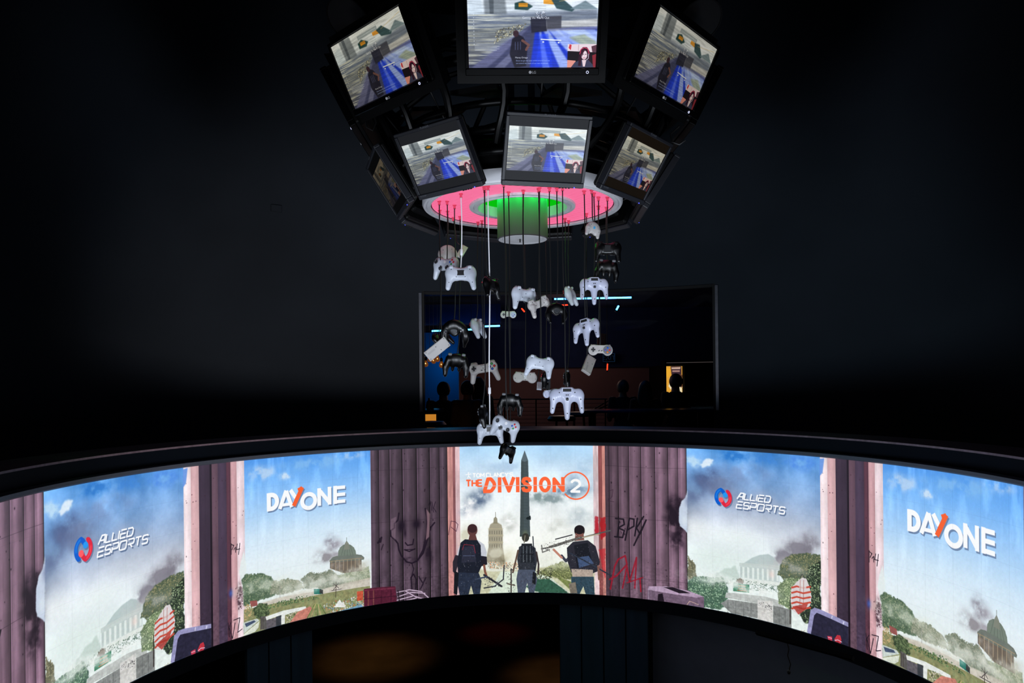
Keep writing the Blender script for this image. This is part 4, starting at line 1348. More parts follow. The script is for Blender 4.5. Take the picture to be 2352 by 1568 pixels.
def surface(fn, lo, hi, h):
    """surface net of fn = 0"""
    lo = np.array(lo, float)
    n = np.ceil((np.array(hi) - lo) / h).astype(int) + 1
    ax = [lo[i] + h * np.arange(n[i]) for i in range(3)]
    P = np.stack(np.meshgrid(*ax, indexing='ij'), -1)
    D = fn(P)
    S = D < 0
    c = [n[0] - 1, n[1] - 1, n[2] - 1]
    cnt = np.zeros(c)
    acc = np.zeros(c + [3])
    for axis in range(3):
        for o1 in (0, 1):
            for o2 in (0, 1):
                off = [0, 0, 0]
                oth = [i for i in range(3) if i != axis]
                off[oth[0]], off[oth[1]] = o1, o2
                sl0 = tuple(slice(off[i], off[i] + c[i]) for i in range(3))
                off2 = list(off)
                off2[axis] += 1
                sl1 = tuple(slice(off2[i], off2[i] + c[i]) for i in range(3))
                d0, d1 = D[sl0], D[sl1]
                x = S[sl0] != S[sl1]
                t = np.where(x, d0 / (d0 - d1 + 1e-15), 0)
                p = np.zeros(c + [3])
                for i in range(3):
                    p[..., i] = off[i]
                p[..., axis] += t
                acc += p * x[..., None]
                cnt += x
    act = cnt > 0
    idx = -np.ones(c, int)
    idx[act] = np.arange(act.sum())
    I = np.argwhere(act)
    V = lo + h * (I + acc[act] / cnt[act][:, None])
    F_ = []
    for axis in range(3):
        u, v = [(1, 2), (2, 0), (0, 1)][axis]
        sl0 = [slice(1, n[i] - 1) for i in range(3)]
        sl1 = [slice(1, n[i] - 1) for i in range(3)]
        sl0[axis] = slice(0, n[axis] - 1)
        sl1[axis] = slice(1, n[axis])
        a, b = S[tuple(sl0)], S[tuple(sl1)]
        for flip, m in ((0, a & ~b), (1, ~a & b)):
            E = np.argwhere(m)
            if not len(E):
                continue
            for i in range(3):
                if i != axis:
                    E[:, i] += 1
            q = []
            for du, dv in ((0, 0), (1, 0), (1, 1), (0, 1)):
                e = E.copy()
                e[:, u] -= du
                e[:, v] -= dv
                q.append(idx[e[:, 0], e[:, 1], e[:, 2]])
            q = np.stack(q, 1)
            if flip:
                q = q[:, ::-1]
            F_.append(q)
    F_ = np.concatenate(F_)
    F_ = F_[(F_ >= 0).all(1)]
    return V, F_


def body_mesh(name, fn, lo, hi, h, m):
    V, Q = surface(fn, lo, hi, h)
    me = bpy.data.meshes.new(name)
    me.from_pydata(V.tolist(), [], Q.tolist())
    me.materials.append(m)
    me.polygons.foreach_set('use_smooth', [True] * len(me.polygons))
    me.update()
    return me


def link(name, me, parent=None, loc=None):
    o = bpy.data.objects.new(name, me)
    scn.collection.objects.link(o)
    if parent is not None:
        o.parent = parent
    if loc is not None:
        o.location = loc
    return o


# ------------------------------------------------------------------ the room
M_wall = mat('matte dark wall paint', (58, 65, 74), 0.8, noise=0.10, scale=1.2, spec=0.2)
M_low = mat('dark concrete', (104, 112, 128), 0.85, noise=0.2, scale=2.0, spec=0.2)
M_slab = mat('black slab paint', (30, 30, 34), 0.8, spec=0.2)
M_floor = mat('polished concrete floor', (110, 100, 92), 0.5, noise=0.3, scale=1.6, bump=0.1)
M_plank = mat('dark blue grey planks', (40, 62, 78), 0.6, noise=0.15, scale=4, stretch=(4, 4, 0.4), spec=0.3)
M_wood = mat('smoked oak ledge', (128, 112, 124), 0.5, noise=0.25, scale=5, stretch=(1, 6, 1), bump=0.15, spec=0.3)
M_fascia = mat('blue black fascia', (6, 19, 30), 0.7, noise=0.1, spec=0.2)
M_bezel = mat('grey bezel strip', (84, 92, 106), 0.5, noise=0.05, metal=0.0)
M_black = mat('black powder coat', (16, 16, 18), 0.5, noise=0.1)
M_blackg = mat('black gloss plastic', (9, 9, 10), 0.35, noise=0.05, spec=0.25)
M_steel = mat('brushed steel', (150, 152, 160), 0.3, 1.0, noise=0.1, scale=20)
M_dark = mat('very dark paint', (10, 10, 12), 0.9, spec=0.1)

RW = 4.5                      # radius of the outer wall, concentric with the ring
MEZ = CAMZ - 1.6              # upper floor
ringc = (CX, CZ, 0)


def ang_of(x, y, R):
    """angle about the ring's axis where the sight line through pixel x meets radius R on the far side"""
    X, Y = derot(x, y)
    u = X / F
    A = u * u + 1
    B = -2 * (u * CX + CZ)
    C = CX * CX + CZ * CZ - R * R
    d = (-B + math.sqrt(B * B - 4 * A * C)) / (2 * A)
    return math.atan2(u * d - CX, d - CZ), d, CAMZ - Y / F * d


WA0 = ang_of(970, 800, RW)[0]
WA1 = ang_of(1643, 800, RW)[0]
WTOP = CAMZ + 1.012
WBOT = MEZ + 0.35
struct(MB().box((0, 6, -0.05), (26, 34, 0.1)).build('floor', M_floor))
struct(MB().box((0, 6, CAMZ + 4.15), (26, 34, 0.1)).build('ceiling', M_dark))
# outer wall of the upper floor: two sweeps and the pieces above and below the opening
w = MB()
TH = 0.18


def wall_seg(mb, a0, a1, z0, z1, n, r=RW, th=TH):
    prof = [(r, z0), (r, z1), (r + th, z1), (r + th, z0), (r, z0)]
    mb.lathe(prof, n, ringc, a0, a1)
    for a in (a0, a1):
        q = [Vector((CX + rr * math.sin(a), CZ + rr * math.cos(a), zz)) for rr, zz in prof[:4]]
        mb.add(q, [(0, 1, 2, 3)])


wall_seg(w, WA1, 2.6, MEZ, CAMZ + 4.1, 70)
wall_seg(w, -2.6, WA0, MEZ, CAMZ + 4.1, 70)
wall_seg(w, WA0, WA1, WTOP, CAMZ + 4.1, 24)
wall_seg(w, WA0, WA1, MEZ, WBOT, 24)
struct(w.build('wall_back', M_wall, smooth=True))
# room behind the camera side
struct(MB().box((0, -3.2, 4.2), (20, 0.15, 8.6)).build('wall_front', M_dark))
# upper floor slab, a ring around the opening
struct(MB().lathe([(RS + 0.12, MEZ - 0.28), (RS + 0.12, MEZ), (RW + 0.3, MEZ), (RW + 0.3, MEZ - 0.28), (RS + 0.12, MEZ - 0.28)], 120, ringc, -2.45, 2.45).build('floor_upper', M_slab))

# window opening jambs and the glass
j = MB()
wf = []
for a, s in ((WA0, -1), (WA1, 1)):
    M = Matrix.Translation((CX + (RW - 0.0) * math.sin(a), CZ + (RW - 0.0) * math.cos(a), 0)) @ Matrix.Rotation(-a, 4, 'Z')
    wf.append((M, s))
win = struct(empty('window_1', (CX + RW * math.sin((WA0 + WA1) / 2), CZ + RW * math.cos((WA0 + WA1) / 2), WBOT)))


def inwin(o):
    o.parent = win
    o.matrix_parent_inverse = Matrix.Translation(-win.location)
    return o


for M, s in wf:
    inwin(MB().box((s * 0.022, 0.0, (CAMZ + 0.99 + CAMZ - 0.32) / 2), (0.03, 0.06, 1.31), M).build('jamb_strip', M_steel))
    inwin(MB().box((s * -0.012, 0.06, (WTOP + WBOT) / 2), (0.03, 0.1, WTOP - WBOT), M).build('window_frame', M_black))
inwin(MB().lathe([(RW + 0.05, WTOP - 0.02), (RW + 0.05, WTOP), (RW + 0.14, WTOP), (RW + 0.14, WTOP - 0.02)], 24, ringc, WA0, WA1).build('head_frame', M_black))
gm = bpy.data.materials.new('window glass')
gm.use_nodes = True
nt = gm.node_tree
for n_ in list(nt.nodes):
    nt.nodes.remove(n_)
out = nt.nodes.new('ShaderNodeOutputMaterial')
mx = nt.nodes.new('ShaderNodeMixShader')
tr = nt.nodes.new('ShaderNodeBsdfTransparent')
tr.inputs[0].default_value = (0.93, 0.95, 0.97, 1)
gl = nt.nodes.new('ShaderNodeBsdfGlossy')
gl.inputs['Roughness'].default_value = 0.02
fr = nt.nodes.new('ShaderNodeFresnel')
fr.inputs[0].default_value = 1.14
nt.links.new(fr.outputs[0], mx.inputs[0])
nt.links.new(tr.outputs[0], mx.inputs[1])
nt.links.new(gl.outputs[0], mx.inputs[2])
nt.links.new(mx.outputs[0], out.inputs[0])
inwin(MB().lathe([(RW + 0.09, WBOT), (RW + 0.09, WTOP)], 30, ringc, WA0, WA1).build('window_glass', gm, smooth=True))

# parapet around the opening: ledge, fascia, lower beam
EA, EB = -2.2, 2.2
zl = CAMZ - 0.395
struct(MB().lathe([(RS + 0.015, zl - 0.012), (RS + 0.015, zl), (RS + 0.375, zl), (RS + 0.375, zl - 0.012), (RS + 0.015, zl - 0.012)], 160, ringc, EA, EB).build('trim_1', M_wood))
struct(MB().lathe([(RS + 0.07, CAMZ + ZB - 0.04), (RS + 0.07, zl - 0.012), (RS + 0.115, zl - 0.012), (RS + 0.115, CAMZ + ZB - 0.04)], 160, ringc, EA, EB).build('wall_parapet', M_fascia))

led_img = as_image('screen_ring_picture', paint_led())
M_led = screen_mat('screen ring picture', led_img, LED_STRENGTH, gloss=0.5)
lr = empty('led_screen_ring', (CX, CZ + RS, CAMZ + ZB))
tag(lr, 'long curved LED screen ring below the wooden ledge, showing game and sponsor pictures', 'screen')


def inring(o):
    o.parent = lr
    o.matrix_parent_inverse = Matrix.Translation(-lr.location)
    return o


vs_, fs_, uv_ = [], [], []
N = 220
for i in range(N + 1):
    a = EA + (EB - EA) * i / N
    for k, z in ((0, CAMZ + ZB), (1, CAMZ + ZT)):
        vs_.append((CX + RS * math.sin(a), CZ + RS * math.cos(a), z))
        uv_.append(((a - TH0) / PERIOD, k))
for i in range(N):
    fs_.append((2 * i, 2 * i + 1, 2 * i + 3, 2 * i + 2))
inring(obj('display_surface', vs_, fs_, M_led, uvs=uv_, smooth=True))
inring(MB().lathe([(RS + 0.06, CAMZ + ZB - 0.01), (RS + 0.06, CAMZ + ZT + 0.01)], 160, ringc, EA, EB).build('rear_casing', M_black))
inring(MB().lathe([(RS + 0.06, CAMZ + ZT + 0.028), (RS - 0.012, CAMZ + ZT + 0.028), (RS - 0.012, CAMZ + ZT + 0.008), (RS - 0.004, CAMZ + ZT + 0.0), (RS + 0.06, CAMZ + ZT)], 160, ringc, EA, EB).build('top_bezel', M_bezel))
inring(MB().lathe([(RS + 0.1, CAMZ + ZB - 0.001), (RS - 0.01, CAMZ + ZB - 0.001), (RS - 0.01, CAMZ + ZB - 0.095), (RS + 0.1, CAMZ + ZB - 0.095)], 160, ringc, EA, EB).build('bottom_casing', M_fascia))

# lower storey: plank clad piers under the ring, the grey wall to the right, far wall
ztop = CAMZ + ZB - 0.09


def pier(x0, x1, y, n):
    a0 = ang_of(x0, y, RS + 0.03)[0]
    a1 = ang_of(x1, y, RS + 0.03)[0]
    root = empty('plank_pier', (CX + (RS + 0.06) * math.sin((a0 + a1) / 2), CZ + (RS + 0.06) * math.cos((a0 + a1) / 2), 0))
    inv = Matrix.Translation(-root.location)
    for i in range(n):
        b0 = a0 + (a1 - a0) * i / n + 0.0025
        b1 = a0 + (a1 - a0) * (i + 1) / n - 0.0025
        q = MB()
        wall_seg(q, b0, b1, 0.0, ztop, 2, RS + 0.03, 0.03)
        p = q.build('plank', M_plank, root)
        p.matrix_parent_inverse = inv
    q = MB()
    wall_seg(q, a0, a1, 0.0, ztop, 6, RS + 0.06, 0.12)
    p = q.build('core', M_dark, root)
    p.matrix_parent_inverse = inv
    return root


tag(pier(566, 719, 1500, 3), 'dark plank clad pier left of the doorway under the screen ring', 'pier', 'plank piers under the ring')
tag(pier(1285, 1489, 1500, 4), 'dark plank clad pier right of the doorway under the screen ring', 'pier', 'plank piers under the ring')
qa = ang_of(1489, 1450, RS + 0.22)[0]
q = MB()
wall_seg(q, qa, 1.9, 0.0, MEZ - 0.28, 30, RS + 0.19, 0.1)
struct(q.build('wall_lower_right', M_low, smooth=True))
q = MB()
qb = ang_of(566, 1500, RS + 0.03)[0]
wall_seg(q, -2.3, qb - 0.0, 0.0, MEZ - 0.28, 30, RS + 0.4, 0.1)
struct(q.build('wall_lower_left', M_dark, smooth=True))
struct(MB().box((0, 17.5, 1.35), (26, 0.2, 2.7)).build('wall_lower_back', M_slab))
struct(MB().box((0, 11.9, MEZ - 0.111), (22, 8.0, 0.2)).build('ceiling_lower', M_dark))
# raised threshold and low step seen through the doorway
struct(MB().box((-1.3, 9.45, 0.012), (2.4, 0.05, 0.024)).build('trim_2', M_black))

# black light track, its dangling lead and the dark table on the right
tr_ = empty('ceiling_track', at(1745, 1450, 4.55))
tag(tr_, 'short black track fixed under the ring at the right, with a lead hanging from it', 'track light')
p0, p1 = at(1738, 1452, 4.80), at(1960, 1512, 4.28)
inv = Matrix.Translation(-tr_.location)
o = MB().tube([p0, p0.lerp(p1, 0.5), p1], 0.018, 4).build('rail', M_dark, tr_)
o.matrix_parent_inverse = inv
o = MB().tube([at(1808, 1474, 4.62), at(1812, 1490, 4.62), at(1809, 1505, 4.62), at(1816, 1525, 4.62), at(1812, 1540, 4.62)], 0.0035, 6).build('lead', M_black, tr_)
o.matrix_parent_inverse = inv
o = MB().sphere(at(1812, 1543, 4.62), 0.011, 6, (1, 1, 1.4)).build('plug', M_black, tr_)
o.matrix_parent_inverse = inv
# table: only its near left corner shows
zt_ = 1.35
def onz(x, y, z):
    X, Y = derot(x, y)
    d = (CAMZ - z) / (Y / F)
    return Vector((X / F * d, d, z))
tb = empty('bar_table', (1.9, 7.2, 0))
tag(tb, 'black bar table top at the lower right edge of the picture', 'table')
c = [onz(1740, 1528, zt_), onz(1960, 1590, zt_), onz(1900, 1720, zt_), onz(1590, 1690, zt_)]
t0 = MB().add([v + Vector((0, 0, dz)) for dz in (-0.04, 0) for v in c], [(3, 2, 1, 0), (4, 5, 6, 7), (0, 1, 5, 4), (1, 2, 6, 5), (2, 3, 7, 6), (3, 0, 4, 7)]).build('table_top', M_dark, tb)
t0.matrix_parent_inverse = Matrix.Translation(-tb.location)
cc_ = sum(c, Vector()) / 4
for v in c:
    w_ = v.lerp(cc_, 0.12)
    t0 = MB().box((w_.x, w_.y, (zt_ - 0.04) / 2), (0.045, 0.045, zt_ - 0.04)).build('leg', M_dark, tb)
    t0.matrix_parent_inverse = Matrix.Translation(-tb.location)

# small wall plate left of the rig
a_, d_, z_ = ang_of(634, 479, RW)
Mp = Matrix.Translation((CX + RW * math.sin(a_), CZ + RW * math.cos(a_), z_)) @ Matrix.Rotation(-a_, 4, 'Z')
tag(MB().bbox((0, -0.012, 0), (0.11, 0.022, 0.07), 0.005, Mp).build('wall_plate', M_wall), 'small dark square wall plate on the back wall left of the monitor rig', 'wall plate')


# ------------------------------------------------------------------ hanging monitor rig
RX, RY = RIG
ZD = CAMZ + 0.869            # underside of the glowing disc
M_pinkmesh = bpy.data.materials.new('backlit perforated sheet')
m = M_pinkmesh
m.use_nodes = True
nt = m.node_tree
b = nt.nodes['Principled BSDF']
tc = nt.nodes.new('ShaderNodeTexCoord')
wv = nt.nodes.new('ShaderNodeTexWave')
wv.wave_type = 'BANDS'
wv.bands_direction = 'DIAGONAL'
wv.inputs['Scale'].default_value = 22
mp = nt.nodes.new('ShaderNodeMapping')
mp.inputs['Rotation'].default_value = (0, 0, math.radians(-22))
nt.links.new(tc.outputs['Object'], mp.inputs['Vector'])
nt.links.new(mp.outputs[0], wv.inputs['Vector'])
rp = nt.nodes.new('ShaderNodeValToRGB')
rp.color_ramp.elements[0].position = 0.15
rp.color_ramp.elements[0].color = (0.6, 0.05, 0.13, 1)
rp.color_ramp.elements[1].position = 0.55
rp.color_ramp.elements[1].color = (1.0, 0.17, 0.38, 1)
nt.links.new(wv.outputs['Fac'], rp.inputs['Fac'])
b.inputs['Base Color'].default_value = (0.07, 0.05, 0.06, 1)
b.inputs['Roughness'].default_value = 0.45
nt.links.new(rp.outputs['Color'], b.inputs['Emission Color'])
b.inputs['Emission Strength'].default_value = 1.05
M_white = mat('white powder coat', (196, 196, 200), 0.4, noise=0.03)
M_green = mat('green light diffuser', (6, 22, 6), 0.6, noise=0.02, emit=(0, 178, 6), es=1.0)
M_greenlamp = mat('green lamp strip', (20, 60, 20), 0.6, noise=0.02, emit=(0, 235, 40), es=12.0)
M_satin = mat('satin grey cylinder', (66, 62, 62), 0.4, noise=0.03)
M_tube = mat('black lacquered tube', (8, 9, 10), 0.4, noise=0.05, spec=0.25)
M_housing = mat('black sheet metal', (9, 9, 10), 0.55, noise=0.1, spec=0.3)

dz = empty('light_disc', (RX, RY, ZD))
tag(dz, 'round ceiling disc glowing pink around a green opening, under the lower monitors', 'light')


def onrig(o, root):
    o.parent = root
    o.matrix_parent_inverse = Matrix.Translation(-root.location)
    return o


cR = (RX, RY, ZD)
onrig(MB().lathe([(0.452, 0.0), (0.452, -0.008), (0.462, -0.012), (0.47, -0.010), (0.472, -0.004), (0.477, -0.010), (0.487, -0.010), (0.493, 0.0), (0.493, 0.05), (0.44, 0.05)], 120, cR).build('outer_rim', M_white, smooth=True), dz)
onrig(MB().lathe([(0.262, 0.002), (0.448, 0.002)], 120, cR).build('perforated_panel', M_pinkmesh), dz)
onrig(MB().lathe([(0.218, 0.04), (0.218, 0.0), (0.221, -0.010), (0.237, -0.012), (0.240, -0.004), (0.246, -0.010), (0.262, -0.008), (0.264, 0.002)], 120, cR).build('inner_rim', M_white, smooth=True), dz)
onrig(MB().lathe([(0.22, 0.0), (0.22, 0.13), (0.12, 0.13)], 96, cR).build('recess', M_green, smooth=False), dz)
onrig(MB().lathe([(0.214, 0.10), (0.214, 0.125), (0.219, 0.125)], 96, cR).build('lamp_strip', M_greenlamp), dz)
onrig(MB().lathe([(0.446, 0.004), (0.446, 0.12), (0.47, 0.14), (0.30, 0.17), (0.12, 0.17)], 96, cR).build('drum', M_housing, smooth=True), dz)
cyl = empty('hanging_cylinder', (RX, RY, CAMZ + 0.704))
tag(cyl, 'pale metal cylinder hanging through the green opening of the disc', 'cylinder')
onrig(MB().lathe([(0.1195, 0.0), (0.1254, 0.004), (0.1254, 0.29), (0.0, 0.29)], 96, (RX, RY, CAMZ + 0.704)).build('tube', M_satin, smooth=True), cyl)
onrig(MB().lathe([(0.0, 0.002), (0.099, 0.002), (0.101, 0.006), (0.103, 0.002), (0.12, 0.0)], 96, (RX, RY, CAMZ + 0.704)).build('end_cap', M_white), cyl)
onrig(MB().box((RX - 0.013, RY, CAMZ + 0.7), (0.007, 0.03, 0.012)).build('latch', M_black), cyl)

# frame: mast, ring tubes, curved braces, plate, cans
fr_ = empty('rig_frame', (RX, RY, CAMZ + 0.97))
tag(fr_, 'black round steel truss carrying two tiers of monitors, hung from the ceiling', 'truss')


def P(phi, rho, z):
    """point on the rig: phi 0 faces the camera, to the right is positive"""
    return Vector((RX + rho * math.sin(phi), RY - rho * math.cos(phi), CAMZ + z))


mst = MB()
for sx in (-1, 1):
    for sy in (-1, 1):
        mst.box((RX + sx * 0.05, RY + sy * 0.05, CAMZ + 2.6), (0.03, 0.03, 3.1))
for k in range(9):
    mst.box((RX, RY, CAMZ + 1.15 + k * 0.36), (0.115, 0.115, 0.02))
onrig(mst.build('mast', mat('dark grey mast', (34, 38, 44), 0.4, noise=0.05, metal=0.3)), fr_)
for name, rho, z, r in (('upper_ring', 0.70, 1.40, 0.022), ('upper_ring', 0.70, 1.31, 0.022), ('lower_ring', 0.52, 0.985, 0.018), ('lower_ring', 0.52, 1.08, 0.018), ('middle_ring', 0.60, 1.16, 0.015)):
    onrig(MB().tube([P(2 * math.pi * k / 72, rho, z) for k in range(72)], r, 10, closed=True).build(name, M_tube, smooth=True), fr_)
for k in range(8):
    ph = math.radians(22.5 + 45 * k + 2)
    onrig(MB().tube([P(ph, 0.10, 1.20), P(ph, 0.32, 1.17), P(ph, 0.50, 1.09)], 0.014, 8).build('spoke', M_tube, smooth=True), fr_)
    onrig(MB().tube([P(ph, 0.10, 1.62), P(ph, 0.4, 1.58), P(ph, 0.70, 1.42)], 0.014, 8).build('spoke', M_tube, smooth=True), fr_)
for k in range(16):
    ph = math.radians(22.5 * k + 10)
    pts = [P(ph + 0.10 * math.sin(t * 3.1), 0.53 + 0.20 * t ** 0.7, 1.02 + 0.33 * t) for t in np.linspace(0, 1, 9)]
    onrig(MB().tube(pts, 0.017, 8).build('brace', M_tube, smooth=True), fr_)
# sheet plates between the tiers, with gaps
for k in range(8):
    ph = math.radians(45 * k + 24)
    q = MB()
    w0, w1 = 0.18, 0.11
    v = [P(ph - w0, 0.60, 1.22), P(ph + w0, 0.60, 1.22), P(ph + w1, 0.30, 1.30), P(ph - w1, 0.30, 1.30)]
    v2 = [p + Vector((0, 0, 0.02)) for p in v]
    q.add(v + v2, [(0, 1, 2, 3), (7, 6, 5, 4), (0, 4, 5, 1), (1, 5, 6, 2), (2, 6, 7, 3), (3, 7, 4, 0)])
    onrig(q.build('gusset_plate', M_housing), fr_)

stream_img = as_image('stream_picture', paint_stream())
M_txt = mat('logo print with added glow', (190, 190, 196), 0.5, noise=0.02, emit=(170, 172, 180), es=0.22)  # a faint glow is put into the logo print
M_txtdim = mat('dim logo print', (90, 92, 98), 0.5, noise=0.02)
M_ledw = mat('white standby light', (200, 200, 220), 0.4, noise=0.02, emit=(210, 215, 255), es=1.4)
M_ledb = mat('blue standby light', (60, 60, 200), 0.4, noise=0.02, emit=(70, 80, 255), es=3.0)


def basis(phi, rho, z, tau, roll):
    o = Vector((math.sin(phi), -math.cos(phi), 0))
    r = Vector((math.cos(phi), math.sin(phi), 0))
    up = Vector((0, 0, 1))
    n = o * math.cos(tau) - up * math.sin(tau)
    t = up * math.cos(tau) + o * math.sin(tau)
    rr = r * math.cos(roll) + t * math.sin(roll)
    tt = -r * math.sin(roll) + t * math.cos(roll)
    M = Matrix((rr, -n, tt)).transposed().to_4x4()      # local x right, local -y towards the viewer, local z up
    M.translation = P(phi, rho, z)
    return M


def monitor(phi, roll, tier, strength, tint, label, black=(44, 46, 50), off=False, look=True):
    if tier == 'low':
        M = basis(phi, 0.668, 0.935, 0.574, roll)
        iw, ih = 0.314, 0.176
        aw, ah = 0.320, 0.254
        ow, oh, od = 0.346, 0.292, 0.03
        oc = -0.004
    else:
        M = basis(phi, 0.862, 1.325, 0.476, roll)
        iw, ih = 0.488, 0.262
        aw, ah = 0.490, 0.266
        ow, oh, od = 0.515, 0.306, 0.032
        oc = -0.006
    base = M @ Vector((0, 0.02, 0))
    root = empty('monitor', base)
    tag(root, label, 'monitor', 'monitors of the lower tier' if tier == 'low' else 'monitors of the upper tier')
    inv = Matrix.Translation(-root.location)

    def kid(o):
        o.parent = root
        o.matrix_parent_inverse = inv
        return o
    # frame of the monitor: four bars around the sunken picture
    q = MB()
    tb_, bb_ = (oh / 2 + oc) - ah / 2, (oh / 2 - oc) - ah / 2
    sb = (ow - aw) / 2
    q.bbox((0, od / 2 - 0.006, ah / 2 + tb_ / 2), (ow, od, tb_), 0.004, M)
    q.bbox((0, od / 2 - 0.006, -ah / 2 - bb_ / 2), (ow, od, bb_), 0.004, M)
    q.bbox((-aw / 2 - sb / 2, od / 2 - 0.006, 0), (sb, od, ah), 0.002, M)
    q.bbox((aw / 2 + sb / 2, od / 2 - 0.006, 0), (sb, od, ah), 0.002, M)
    kid(q.build('bezel', mat('charcoal plastic', (34, 35, 40), 0.45, noise=0.04) if tier == 'low' else M_blackg))
    # backlit black field of the panel, then the picture itself
    if tier == 'low':
        kid(MB().box((0, 0.004, 0), (aw, 0.004, ah), M).build('panel_field', mat('lit black field %d %d %d' % black, (4, 4, 5), 0.6, noise=0.02, spec=0.1, emit=black, es=1.0)))
    mats_ = screen_mat('stream picture', stream_img, strength, tint)
    if off:
        mats_ = M_blackg
    vs = [M @ Vector((a * iw / 2, 0.0012, b_ * ih / 2)) for a, b_ in ((-1, -1), (1, -1), (1, 1), (-1, 1))]
    kid(obj('picture', vs, [(0, 1, 2, 3)], mats_, uvs=[(0, 0), (1, 0), (1, 1), (0, 1)]))
    # back shell, deeper in the middle
    q = MB()
    if tier == 'low':
        q.bbox((0, 0.036, oc), (ow - 0.006, 0.028, oh - 0.006), 0.01, M)
        q.bbox((0, 0.062, oc), (ow * 0.62, 0.04, oh * 0.66), 0.012, M)
    else:
        q.bbox((0, 0.036, oc), (ow - 0.006, 0.03, oh - 0.006), 0.01, M)
    kid(q.build('back_shell', M_housing))
    if tier == 'up':
        q = MB()
        v = []
        for y, sx, sz in ((0.045, 0.52, 0.33), (0.10, 0.50, 0.30), (0.135, 0.30, 0.2)):
            v += [M @ Vector((a * sx * 0.56, y, b_ * sz * 0.56 + oc)) for a, b_ in ((-1, -1), (1, -1), (1, 1), (-1, 1))]
        f = [(0, 1, 2, 3), (11, 10, 9, 8)]
        for k in range(2):
            for i in range(4):
                jn = (i + 1) % 4
                f.append((k * 4 + i, (k + 1) * 4 + i, (k + 1) * 4 + jn, k * 4 + jn))
        q.add(v, f)
        kid(q.build('rear_housing', M_housing))
    # arm to the truss
    tgt = P(phi, 0.52 if tier == 'low' else 0.70, 1.03 if tier == 'low' else 1.36)
    a_ = M @ Vector((0, 0.07, 0.03))
    kid(MB().tube([a_, a_.lerp(tgt, 0.5) + Vector((0, 0, 0.03)), tgt], 0.012, 8).build('arm', M_black))
    kid(MB().tube([M @ Vector((0.05, 0.08, -0.06)), M @ Vector((0.08, 0.13, -0.12)), M @ Vector((0.06, 0.15, -0.02)), P(phi + 0.1, 0.5, 1.1)], 0.004, 6).build('power_lead', M_black))
    if look:
        if tier == 'low':
            L = M @ Matrix.Translation((0, -0.0072, oh / 2 + oc - tb_ * 0.62))
            kid(lettering('PLANAR', 0.0125, M_txtdim, 'maker_name', None, L))
            L = M @ Matrix.Translation((-ow / 2 + 0.032, -0.0072, -oh / 2 + oc + 0.013))
            kid(lettering('PL1910M', 0.009, M_txtdim, 'model_print', None, L))
            q = MB()
            q.disc((ow / 2 - 0.04, -0.007, -oh / 2 + oc + 0.004), 0.0022, 'y', 10, 0.002, M)
            kid(q.build('standby_light', M_ledb))
            q = MB()
            for k in range(4):
                q.box((ow / 2 - 0.062 - k * 0.013, -0.004, -oh / 2 + oc - 0.0005), (0.008, 0.006, 0.002), M)
            kid(q.build('button_row', M_black))
        else:
            L = M @ Matrix.Translation((0.006, -0.0072, -oh / 2 + oc + 0.0075))
            kid(lettering('LG', 0.0125, M_txt, 'maker_name', None, L))
            q = MB()
            q.disc((-0.009, -0.007, -oh / 2 + oc + 0.012), 0.0055, 'y', 16, 0.0015, M)
            kid(q.build('logo_roundel', M_txt))
            q = MB()
            q.tube([M @ Vector((ow / 2 - 0.045 + 0.0045 * math.cos(t), -0.0072, -oh / 2 + oc + 0.011 + 0.0045 * math.sin(t))) for t in np.linspace(0, 2 * math.pi, 17)[:-1]], 0.0009, 5, closed=True)
            kid(q.build('power_ring', M_ledw))
            q = MB()
            for k in range(5):
                q.box((ow / 2 - 0.075 - k * 0.012, -0.0065, -oh / 2 + oc + 0.010), (0.006, 0.002, 0.0016), M)
            kid(q.build('button_row', M_black))
    return root


D = math.radians
low = [(-32.8, 0.033, 0.80, (0.86, 0.90, 0.92), 'lower tier monitor left of the middle, stream between grey bars', (34, 35, 38)),
       (7.6, -0.019, 0.90, (0.95, 1.0, 1.02), 'lower tier monitor in the middle showing a game stream', (48, 50, 54)),
       (47.7, -0.028, 0.52, (0.86, 0.80, 0.66), 'lower tier monitor right of the middle with a dim yellowish stream', (26, 21, 15)),
       (-72.8, 0, 0.10, (0.80, 0.62, 0.40), 'lower tier monitor seen edge on at the left, almost dark', (12, 12, 12)),
       (88, 0, 0.3, (0.8, 0.8, 0.8), 'lower tier monitor turned away at the right edge of the tier', (20, 20, 20)),
       (128, 0, 0.9, (0.8, 0.9, 1), 'lower tier monitor facing away at the far right, only its back and foot edge showing', (20, 20, 20)),
       (168, 0, 0.9, (0.8, 0.9, 1), 'lower tier monitor facing away behind the cylinder, right of it', (20, 20, 20)),
       (-152, 0, 0.9, (0.8, 0.9, 1), 'lower tier monitor facing away behind the cylinder, left of it', (20, 20, 20)),
       (-113, 0, 0.9, (0.8, 0.9, 1), 'lower tier monitor facing away at the far left, only its back and foot edge showing', (20, 20, 20))]
for p_, rl, s_, t_, lb, bk in low:
    monitor(D(p_), rl, 'low', s_, t_, lb, bk)
